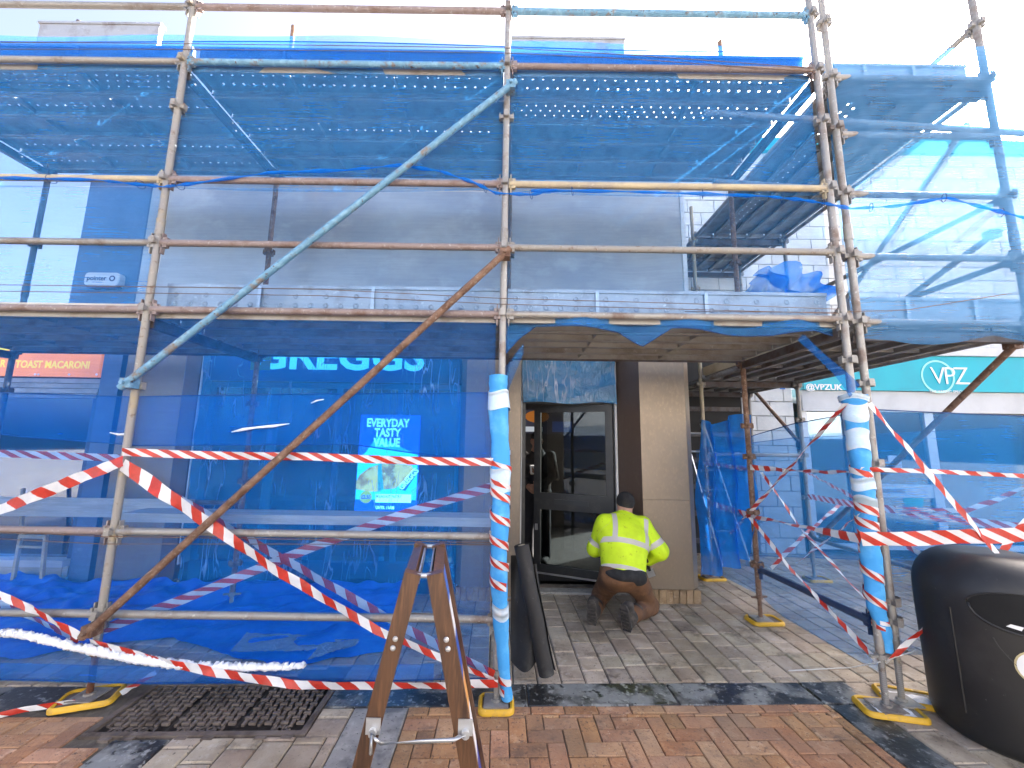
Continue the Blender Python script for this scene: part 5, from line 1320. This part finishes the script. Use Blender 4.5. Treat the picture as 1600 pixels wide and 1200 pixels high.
# ================================================================ people: smooth-blended bodies meshed by surface nets
def cap(P, a, b, ra, rb, w=None, k=1.0):
    a = np.array(a, np.float32); b = np.array(b, np.float32); d = b-a; L2 = float(d @ d)+1e-9
    q = P-a; t_ = np.clip((q @ d)/L2, 0, 1); r_ = q-t_[..., None]*d
    if w is not None:
        w = np.array(w, np.float32); w = w-d*(w @ d)/L2; w /= np.linalg.norm(w)
        c = r_ @ w; r_ = r_-c[..., None]*w*(1-1/k)
    return np.sqrt((r_*r_).sum(-1))-(ra+(rb-ra)*t_)
def ell(P, c, r, rot=None):
    q = P-np.array(c, np.float32)
    if rot is not None: q = q @ np.array(rot, np.float32)
    r = np.array(r, np.float32); k = np.sqrt(((q/r)**2).sum(-1)); return (k-1)*r.min()
def smin(a, b, k):
    h = np.clip(.5+.5*(b-a)/k, 0, 1); return b*(1-h)+a*h-k*h*(1-h)
def sunion(ds, k):
    o = ds[0]
    for d in ds[1:]: o = smin(o, d, k)
    return o
def snets(f, lo, hi, h):
    lo = np.array(lo, np.float32); n = np.ceil((np.array(hi)-lo)/h).astype(int)+1
    ax = [lo[i]+h*np.arange(n[i], dtype=np.float32) for i in range(3)]
    G = np.stack(np.meshgrid(*ax, indexing='ij'), -1); D = f(G); ins = D < 0
    acc = np.zeros(tuple(n-1)+(3,), np.float32); cnt = np.zeros(tuple(n-1), np.float32)
    sl_ = lambda o: tuple(slice(o[i], n[i]-1+o[i]) for i in range(3))
    corners = [(i, j, k) for i in (0, 1) for j in (0, 1) for k in (0, 1)]
    for c in corners:
        for e in range(3):
            if c[e]: continue
            c2 = list(c); c2[e] = 1; A, B = D[sl_(c)], D[sl_(c2)]; m = (A < 0) != (B < 0)
            t_ = np.where(m, A/np.where(m, A-B, 1), 0)
            for x in range(3): acc[..., x] += np.where(m, c[x]+(t_ if x == e else 0), 0)
            cnt += m
    act = cnt > 0; idx = -np.ones(act.shape, np.int64); idx[act] = np.arange(act.sum())
    ci = np.argwhere(act); V = lo+h*(ci+acc[act]/cnt[act][:, None]); F = []
    for e in range(3):
        u, v = (e+1) % 3, (e+2) % 3
        s0 = [slice(0, None)]*3; s1 = list(s0); s0[e] = slice(0, n[e]-1); s1[e] = slice(1, n[e])
        A, B = ins[tuple(s0)], ins[tuple(s1)]; ed = np.argwhere(A != B)
        ed = ed[(ed[:, u] > 0) & (ed[:, v] > 0) & (ed[:, u] < n[u]-1) & (ed[:, v] < n[v]-1)]
        fl = A[tuple(ed.T)]
        q = []
        for du, dv in ((-1, -1), (0, -1), (0, 0), (-1, 0)): c = ed.copy(); c[:, u] += du; c[:, v] += dv; q.append(idx[tuple(c.T)])
        q = np.stack(q, 1); q = np.where(fl[:, None], q, q[:, ::-1]); F.append(q)
    return V, np.concatenate(F)
def body_mesh(name, f, lo, hi, h, mats, parent, attrs=None, origin=None):
    V, F = snets(f, lo, hi, h); me = bpy.data.meshes.new(name); off = np.array(origin if origin is not None else (0, 0, 0))
    me.from_pydata((V+off-np.array(WLOC[parent.name])).tolist(), [], F.tolist())
    for m in (mats if isinstance(mats, list) else [mats]): me.materials.append(m)
    me.polygons.foreach_set('use_smooth', [True]*len(me.polygons))
    if attrs:
        for k, fn in attrs.items():
            a = me.attributes.new(k, 'FLOAT', 'POINT'); a.data.foreach_set('value', fn(V).astype(np.float32))
    me.update(); return link(name, me, None, parent)
def folds(P, seed, amp, f=(14, 40), n=6):
    r_ = np.random.RandomState(seed); o = 0
    for _ in range(n):
        d = r_.normal(size=3); d /= np.linalg.norm(d); fr = r_.uniform(*f); o = o+np.sin((P @ d.astype(np.float32))*fr+r_.uniform(0, 6))
    return o/n*amp
SKIN = M('skin', (.42, .24, .17), .55, 0, [((.48, .27, .2), 12, .45, .7)])
def attr_mix(name, base, stripe, attr_names, rough=.7):
    """cloth whose sewn-on bands follow position on the garment"""
    m, nt, b, out = newmat(name); co = objco(nt)
    col = mixc(nt, mrange(nt, noise(nt, co, 7), .4, .75), base, tuple(c*.8 for c in base))
    col = mixc(nt, mrange(nt, noise(nt, co, 26), .64, .74), col, tuple(c*.45 for c in base))
    rs_ = rough
    for a_ in attr_names:
        at_ = N(nt, 'ShaderNodeAttribute'); at_.attribute_name = a_
        f_ = math_(nt, 'LESS_THAN', math_(nt, 'ABSOLUTE', at_.outputs['Fac']), 1.0)
        col = mixc(nt, f_, col, stripe)
    nt.links.new(col, b.inputs['Base Color']); b.inputs['Roughness'].default_value = rough
    bp = N(nt, 'ShaderNodeBump'); bp.inputs['Strength'].default_value = .4; bp.inputs['Distance'].default_value = .02
    nt.links.new(noise(nt, co, 16, 4), bp.inputs['Height']); nt.links.new(bp.outputs[0], b.inputs['Normal']); return m

# ---- kneeling worker, seen from behind
KO = Vector((1.06, 3.93, 0)); kw = thing('person', KO, 'person in yellow high visibility jacket and brown trousers kneeling at the shop corner', 'person')
kp = dict(pel=(.0, .04, .42), chest=(.05, .20, .70), neck=(.10, .31, .89), head=(.13, .37, .99), lh=(-.09, .05, .40), rh=(.10, .04, .40),
          lk=(-.13, .44, .075), rk=(.29, .22, .075), la=(-.27, .06, .085), ra=(.035, -.07, .09), lsh=(-.12, .24, .82), rsh=(.27, .27, .81), lel=(-.20, .33, .57), rel=(.41, .21, .58), lha=(-.10, .53, .50), rha=(.31, .34, .44))
v_ = {k: np.array(q, np.float32) for k, q in kp.items()}
side = np.array((.97, .06, .0), np.float32)
def f_body(P):
    d = sunion([cap(P, v_['pel'], v_['chest'], .13, .14, side, 1.25), cap(P, v_['chest'], v_['neck'], .12, .06, side, 1.3), cap(P, v_['neck'], v_['head'], .055, .06)], .06)
    hd = sunion([ell(P, v_['head']+np.array((0, .0, .02)), (.076, .095, .10)), ell(P, v_['head']+np.array((.0, .06, -.05)), (.055, .055, .06)), ell(P, v_['head']+np.array((.006, .10, -.01)), (.012, .02, .022)),
                 ell(P, v_['head']+np.array((.078, -.0, 0)), (.012, .02, .03)), ell(P, v_['head']+np.array((-.078, -.0, 0)), (.012, .02, .03))], .02)
    d = smin(d, hd, .03)
    for s_ in 'lr':
        d = smin(d, cap(P, v_[s_+'sh'], v_[s_+'el'], .05, .042), .05); d = smin(d, cap(P, v_[s_+'el'], v_[s_+'ha'], .042, .03), .03)
        d = smin(d, cap(P, v_[s_+'h'], v_[s_+'k'], .085, .055), .06); d = smin(d, cap(P, v_[s_+'k'], v_[s_+'a'], .052, .036), .03)
    return d
body_mesh('body', f_body, (-.45, -.3, -.02), (.62, .75, 1.15), .014, SKIN, kw, origin=KO)
TA = v_['neck']-v_['pel']; TL = float(np.linalg.norm(TA)); TA = TA/TL
def f_jacket(P):
    t_ = sunion([cap(P, v_['pel']+TA*.0, v_['chest'], .155, .175, side, 1.36), cap(P, v_['chest'], v_['neck']-TA*.05, .165, .095, side, 1.42),
                 cap(P, v_['lsh'], v_['rsh'], .075, .075)], .07)
    col = cap(P, v_['neck']-TA*.03, v_['neck']+TA*.055, .075, .068); t_ = smin(t_, col, .025)
    for s_ in 'lr':
        arm = smin(cap(P, v_[s_+'sh'], v_[s_+'el'], .088, .078), cap(P, v_[s_+'el'], v_[s_+'el']+(v_[s_+'ha']-v_[s_+'el'])*.8, .078, .055), .04); t_ = smin(t_, arm, .03)
    t_ = t_+folds(P, 5, .013, (10, 26))+folds(P, 6, .006, (30, 55))
    ax_ = (P-v_['pel']) @ TA; hem = -(ax_+.005)-.025*np.sin(P[..., 0]*9+1)
    t_ = np.maximum(t_, hem)
    hole = cap(P, v_['neck']+TA*.02, v_['neck']+TA*.2, .056, .06); return np.maximum(t_, -hole)
def tcoord(V): return (V-v_['pel']) @ TA
def xloc(V): c = v_['pel']+np.outer(tcoord(V), TA); return (V-c) @ (side/np.linalg.norm(side))
def armdist(V, s_): return cap(V, v_[s_+'sh'], v_[s_+'el'], .088, .078)
def torso_only(V): return np.minimum(armdist(V, 'l'), armdist(V, 'r')) > .012
BANDH = .024
def a_waist(V): w_ = (tcoord(V)-.245-.02*xloc(V))/BANDH; return np.where((np.abs(xloc(V)) < .235) & (cap(V, v_['pel'], v_['neck'], .24, .2) < .02), w_, 9)
def a_hem(V): return np.where(np.abs(xloc(V)) < .27, (tcoord(V)-.012)/.018, 9)
def a_strap(V): w_ = (np.abs(xloc(V)-.03)-.155)/.022; return np.where((tcoord(V) > .245) & (tcoord(V) < .53) & (((V-v_['chest'])[:, 1] < .1) | (tcoord(V) > .4)), w_, 9)
def a_sleeve(V):
    o = np.full(len(V), 9.0)
    for s_ in 'lr':
        d = v_[s_+'el']-v_[s_+'sh']; L_ = np.linalg.norm(d); t_ = ((V-v_[s_+'sh']) @ (d/L_)-L_*.72)/.026; o = np.where((armdist(V, s_) < .03) & (np.abs(xloc(V)-.03) > .16), t_, o)
    return o
HV = attr_mix('high_visibility_cloth', (.62, .86, .012), (.52, .50, .47), ('b_waist', 'b_strap', 'b_sleeve', 'b_hem'))
body_mesh('jacket', f_jacket, (-.5, -.25, .33), (.66, .68, 1.02), .009, HV, kw, dict(b_waist=a_waist, b_strap=a_strap, b_sleeve=a_sleeve, b_hem=a_hem), origin=KO)
def f_trs(P):
    d = sunion([ell(P, v_['pel']+np.array((.0, -.0, -.02)), (.185, .16, .135))], .05)
    for s_ in 'lr':
        d = smin(d, cap(P, v_[s_+'h'], v_[s_+'k'], .12, .082), .05); d = smin(d, cap(P, v_[s_+'k']+np.array((0, 0, .005)), v_[s_+'a']*.88+v_[s_+'k']*.12, .08, .073), .025)
    d = d+folds(P, 8, .013, (14, 34))+folds(P, 9, .005, (40, 70)); return np.maximum(d, -(P[..., 2]-.004))
TRW = M('brown_work_trousers', (.16, .075, .032), .8, 0, [((.085, .04, .02), 5, .42, .66), ((.2, .10, .045), 14, .55, .75)], (70, .4, .004))
body_mesh('trousers', f_trs, (-.42, -.22, -.01), (.5, .68, .62), .0105, TRW, kw, origin=KO)
BLK = M('black_cloth', (.014, .014, .015), .85, 0, [((.03, .03, .03), 20, .5, .7)], (60, .4, .004))
def f_under(P):
    d = ell(P, v_['pel']+np.array((.0, -.0, .012)), (.205, .178, .085))+folds(P, 18, .006, (16, 40)); pk = ell(P, v_['rh']+np.array((.0, -.115, .0)), (.085, .035, .055)); return smin(d, pk, .02)
body_mesh('black_waist_layer', f_under, (-.3, -.25, .27), (.32, .3, .56), .010, BLK, kw, origin=KO)
BOOT = M('dusty_black_boot', (.03, .027, .025), .8, 0, [((.12, .10, .085), 9, .5, .7)], (60, .6, .006)); SOLE = M('dusty_sole', (.085, .075, .068), .85, 0, [((.03, .028, .026), 14, .45, .65)], (60, .6, .008))
for s_, tw in (('l', -.25), ('r', .35)):
    a = v_[s_+'a']; kn = v_[s_+'k']; dv = a-kn; dv[2] = 0; dv /= np.linalg.norm(dv)      # shin direction, pointing back
    toe_ = np.array((a[0]+dv[0]*.05+.02*tw, a[1]+dv[1]*.05, .02)); heel = a+dv*.085+np.array((0, 0, .10)); back = dv
    # foot stands on its toes: sole faces backwards
    def f_boot(P, a=a, back=back, toe_=toe_, heel=heel):
        sd2 = np.array((-back[1], back[0], 0)); 
        d = sunion([cap(P, a-back*.10+np.array((0, 0, .012)), a+back*.01, .066, .062), cap(P, heel-back*.03, toe_+np.array((0, 0, .035)), .043, .045, sd2, 1.12)], .03)
        d = d+folds(P, 4, .003, (30, 60)); return np.maximum(d, -(P[..., 2]-.004))
    bo = body_mesh('boot', f_boot, tuple(a-np.array((.25, .25, .1))), tuple(a+np.array((.25, .25, .22))), .008, BOOT, kw, origin=KO)
    sd2 = Vector((-back[1], back[0], 0)); bk = Vector(back); hl = Vector(heel); tp = Vector(toe_)
    m_ = MB(); axis = (hl-tp).normalized(); nrm_ = sd2.cross(axis).normalized()
    if nrm_.dot(bk) < 0: nrm_ = -nrm_
    Ls = (hl-tp).length+.05; rows_ = []
    prof_ = ((-.03, .028), (.02, .046), (.07, .047), (.11, .04), (.15, .041), (.19, .038), (Ls, .024)); base_ = tp+nrm_*.044
    V0 = []
    for t_, hw in prof_:
        for off in (0, .016): 
            for sg_ in (-1, 1): V0.append(KO+base_+axis*t_+nrm_*off+sd2*hw*sg_)
    V0 = [Vector((p.x, p.y, max(p.z, .003))) for p in V0]
    Fs = []
    for i in range(len(prof_)-1):
        o_ = i*4; Fs += [(o_, o_+1, o_+5, o_+4), (o_+2, o_+6, o_+7, o_+3), (o_, o_+4, o_+6, o_+2), (o_+1, o_+3, o_+7, o_+5)]
    Fs += [(0, 2, 3, 1), tuple(len(V0)-4+k for k in (0, 1, 3, 2))]
    m_.add(V0, Fs); so_ = m_.build('sole', SOLE, kw)
    for i in range(7):
        t_ = .0+i*.03; m2 = MB(); m2.box(KO+base_+axis*t_+nrm_*.018, (.07, .012, .010), Matrix((sd2, axis, nrm_)).transposed()); m2.build('tread_lug', BOOT, so_)
def f_bean(P):
    c = v_['head']+np.array((0, -.0, .035)); d = ell(P, c, (.092, .112, .10))+folds(P, 3, .002, (30, 60)); return np.maximum(d, -(P[..., 2]-(c[2]-.045)-(P[..., 1]-c[1])*.25))
body_mesh('beanie', f_bean, (-.05, .18, .88), (.3, .55, 1.2), .008, BLK, kw, origin=KO)
def glove(hc, fd, up, s_=1):
    """gloved hand: palm, four curled fingers and a thumb"""
    hc, fd, up = [np.array(q, np.float32) for q in (hc, fd, up)]; fd = fd/np.linalg.norm(fd); sd3 = np.cross(fd, up); sd3 /= np.linalg.norm(sd3); up = np.cross(sd3, fd)
    def f_(P):
        d = cap(P, hc-fd*.07, hc+fd*.04, .03, .034, sd3, 1.3)
        for i, (o_, L_) in enumerate(((-.032, .075), (-.011, .085), (.011, .08), (.031, .062))):
            r0 = hc+sd3*o_+fd*.05; k1 = r0+fd*L_*.45-up*.006; k2 = k1+fd*L_*.25-up*L_*.32; k3 = k2-fd*L_*.1-up*L_*.25
            d = smin(d, sunion([cap(P, r0, k1, .0115, .011), cap(P, k1, k2, .011, .0105), cap(P, k2, k3, .0105, .009)], .003), .006)
        t0 = hc+sd3*.04*s_-fd*.01; t1 = t0+sd3*.03*s_+fd*.035-up*.015; t2 = t1+fd*.03-sd3*.012*s_-up*.02
        return smin(d, sunion([cap(P, t0, t1, .015, .0125), cap(P, t1, t2, .0125, .011)], .004), .008)
    return f_, hc
for s_, fd, sg_ in (('r', (-.1, .8, -.5), -1), ('l', (.3, .8, -.4), 1)):
    f_, hc = glove(v_[s_+'ha'], fd, (0, .5, .85), sg_); body_mesh('glove', f_, tuple(hc-.15), tuple(hc+.16), .0055, BLK, kw, origin=KO)
# trowel-like scraper in the gloved hand
hr = KO+Vector(kp['rha']); tr_ = thing('scraper', hr+Vector((.03, .03, -.16)), 'small scraper with bright edge held in the kneeling worker\'s glove', 'tool')
m_ = MB(); m_.beam(hr+Vector((.015, .0, .0)), hr+Vector((.045, .03, -.09)), .026, .02, up=(0, 1, 0)); m_.build('handle', BLK, tr_)
m_ = MB(); m_.beam(hr+Vector((.04, .025, -.075)), hr+Vector((.075, .05, -.155)), .075, .004, up=(0, 1, .3)); m_.build('blade', MT['alu'], tr_)

# ---- two people standing inside the doorway
def stander(org, rz, label, arms, shirt, trous, cap_col=None, hold=None):
    O = Vector(org); p = thing('person', O, label, 'person'); cz, sz = math.cos(rz), math.sin(rz)
    def W(q): return (q[0]*cz-q[1]*sz, q[0]*sz+q[1]*cz, q[2])
    J = dict(pel=(0, 0, .95), chest=(0, .02, 1.28), neck=(0, .02, 1.47), head=(0, .05, 1.60), lh=(-.09, 0, .92), rh=(.09, 0, .92), lk=(-.11, .03, .50), rk=(.11, .03, .50), la=(-.12, 0, .1), ra=(.12, 0, .1), lsh=(-.19, .0, 1.41), rsh=(.19, .0, 1.41)); J.update(arms)
    J = {k: np.array(W(q), np.float32) for k, q in J.items()}; sx_ = np.array(W((1, 0, 0)), np.float32); fy = np.array(W((0, 1, 0)), np.float32)
    def hand(P, s_, d):
        hc = J[s_+'ha']; fd = J[s_+'ha']-J[s_+'el']; fd = fd/np.linalg.norm(fd); up = np.array((0, 0, 1), np.float32); sd3 = np.cross(fd, up); sd3 /= np.linalg.norm(sd3); up = np.cross(sd3, fd)
        d = smin(d, cap(P, hc-fd*.02, hc+fd*.05, .026, .03, up, 1.35), .02)
        for o_, L_ in ((-.03, .065), (-.01, .075), (.01, .072), (.029, .055)):
            r0 = hc+up*o_+fd*.055; k1 = r0+fd*L_*.5; k2 = k1+fd*L_*.3+sd3*L_*.3*(1 if s_ == 'l' else -1); d = smin(d, smin(cap(P, r0, k1, .0105, .01), cap(P, k1, k2, .01, .009), .003), .004)
        t0 = hc+up*.03; t1 = t0+up*.03+fd*.035; return smin(d, cap(P, t0, t1, .0135, .011), .008)
    def f_(P):
        d = sunion([cap(P, J['pel'], J['chest'], .115, .13, sx_, 1.35), cap(P, J['chest'], J['neck'], .12, .055, sx_, 1.4), cap(P, J['neck'], J['head'], .052, .055)], .06)
        h_ = J['head']; hd = sunion([ell(P, h_+np.array((0, 0, .03)), (.078, .092, .105)), cap(P, h_+fy*.045-np.array((0, 0, .05)), h_+fy*.05-np.array((0, 0, .06)), .045, .04), cap(P, h_+fy*.095+np.array((0, 0, .01)), h_+fy*.108-np.array((0, 0, .015)), .011, .014), ell(P, h_+sx_*.08, (.014, .014, .03)), ell(P, h_-sx_*.08, (.014, .014, .03))], .02)
        for e in (-1, 1): hd = np.maximum(hd, -(np.sqrt((((P-(h_+fy*.095+sx_*.033*e+np.array((0, 0, .025))))**2).sum(-1)))-.014))
        d = smin(d, hd, .025)
        for s_ in 'lr':
            d = smin(d, cap(P, J[s_+'sh'], J[s_+'el'], .05, .042), .04); d = smin(d, cap(P, J[s_+'el'], J[s_+'ha'], .04, .028), .02); d = hand(P, s_, d)
            d = smin(d, cap(P, J[s_+'h'], J[s_+'k'], .085, .058), .05); d = smin(d, cap(P, J[s_+'k'], J[s_+'a'], .056, .04), .03); d = smin(d, cap(P, J[s_+'a']-np.array((0, 0, .045)), J[s_+'a']+fy*.15-np.array((0, 0, .065)), .045, .033), .03)
        return d
    body_mesh('body', f_, (-.5, -.5, -.01), (.5, .5, 1.82), .0105, SKIN, p, origin=O)
    def f_top(P):
        d = sunion([cap(P, J['pel']-np.array((0, 0, .05)), J['chest'], .135, .15, sx_, 1.35), cap(P, J['chest'], J['neck']-np.array((0, 0, .03)), .14, .075, sx_, 1.4)], .06)
        for s_ in 'lr': d = smin(d, smin(cap(P, J[s_+'sh'], J[s_+'el'], .068, .058), cap(P, J[s_+'el'], J[s_+'el']+(J[s_+'ha']-J[s_+'el'])*.82, .056, .042), .03), .03)
        d = d+folds(P, 5, .006, (12, 30)); return np.maximum(d, -(P[..., 2]-.84))
    body_mesh('top', f_top, (-.5, -.5, .8), (.5, .5, 1.6), .0125, shirt, p, origin=O)
    def f_tr(P):
        d = ell(P, J['pel']-np.array((0, 0, .03)), (.165, .165, .14))
        for s_ in 'lr': d = smin(d, smin(cap(P, J[s_+'h'], J[s_+'k'], .105, .078), cap(P, J[s_+'k'], J[s_+'a'], .076, .066), .03), .04)
        return d+folds(P, 7, .005, (12, 30))
    body_mesh('trousers', f_tr, (-.35, -.35, .02), (.35, .35, 1.12), .0135, trous, p, origin=O)
    for s_ in 'lr':
        def f_s(P, s_=s_): return np.maximum(cap(P, J[s_+'a']-np.array((0, 0, .04)), J[s_+'a']+fy*.16-np.array((0, 0, .055)), .056, .045), -(P[..., 2]-.003))
        a = J[s_+'a']; body_mesh('shoe', f_s, tuple(a-.27), tuple(a+.27), .012, BLK, p, origin=O)
    if cap_col is not None:
        def f_c(P):
            h_ = J['head']; d = np.maximum(ell(P, h_+np.array((0, 0, .045)), (.088, .102, .10)), -(P[..., 2]-h_[2]-.045)); pk = np.maximum(ell(P, h_+fy*.10+np.array((0, 0, .05)), (.07, .085, .014)), -((P-h_) @ fy-.03)); return smin(d, pk, .008)
        h_ = J['head']; body_mesh('cap', f_c, tuple(h_-np.array((.25, .25, .05))), tuple(h_+np.array((.25, .25, .2))), .008, cap_col, p, origin=O)
    else:
        def f_h(P):
            h_ = J['head']; d = ell(P, h_+np.array((0, 0, .04))-fy*.008, (.088, .104, .108)); return np.maximum(d, ((P-h_) @ fy)-.05-(P[..., 2]-h_[2]-.06)*.6)
        h_ = J['head']; body_mesh('hair', f_h, tuple(h_-.2), tuple(h_+.22), .009, M('dark_hair', (.03, .02, .015), .7), p, origin=O)
    return p, {k: O+Vector(q.tolist()) for k, q in J.items()}
DKT = M('black_jacket', (.018, .018, .02), .8, 0, [((.035, .035, .038), 8, .5, .7)])
DKN = M('dark_jeans', (.02, .022, .03), .85)
p1, J1 = stander((.37, 5.72, .03), R(165), 'person in black jacket and cap seen through the open door glass, hands together', dict(lel=(-.25, .06, 1.12), rel=(.25, .06, 1.12), lha=(-.05, .27, 1.03), rha=(.06, .26, 1.0)), DKT, DKN, BLK)
p2, J2 = stander((.0, 5.78, .03), R(205), 'person in black at the doorway edge holding a white coffee cup', dict(lel=(-.23, .12, 1.12), rel=(.24, .05, 1.14), lha=(-.16, .34, 1.2), rha=(.12, .20, .95)), DKT, DKN)
hh = J2['lha']; cpz = thing('coffee_cup', hh+Vector((0, -.05, -.03)), 'white paper coffee cup held in the shop doorway', 'cup')
m_ = MB(); m_.lathe(hh+Vector((.0, -.055, -.03)), [(0, 0), (.027, 0), (.037, .1), (.0, .1)], 20); m_.build('paper_cup', MT['white_plain'], cpz, smooth=False)
m_ = MB(); m_.lathe(hh+Vector((.0, -.055, .07)), [(.0, .001), (.040, .001), (.040, .012), (.034, .018), (0, .018)], 20); m_.build('lid', MT['white_plain'], cpz)

# ================================================================ street opposite (behind the viewer): only its reflection shows in the glass
op = thing('opposite_terrace', (0, -14, 0), 'pale terrace across the street, mirrored in the shop glass', 'building')
b = MB(); b.bx(-22, 22, -15, -14, 2.2, 7.0); b.build('upper_wall', MT['block'], op)
b = MB(); b.bx(-22, 22, -15, -14.02, 0, 2.2); b.build('shop_fronts', MT['frame'], op)
for k in range(9):
    x = -20+k*5; b = MB(); b.bx(x-.7, x+.7, -14.02, -13.96, 4.2, 5.8); b.build('window', MT['frame'], op)
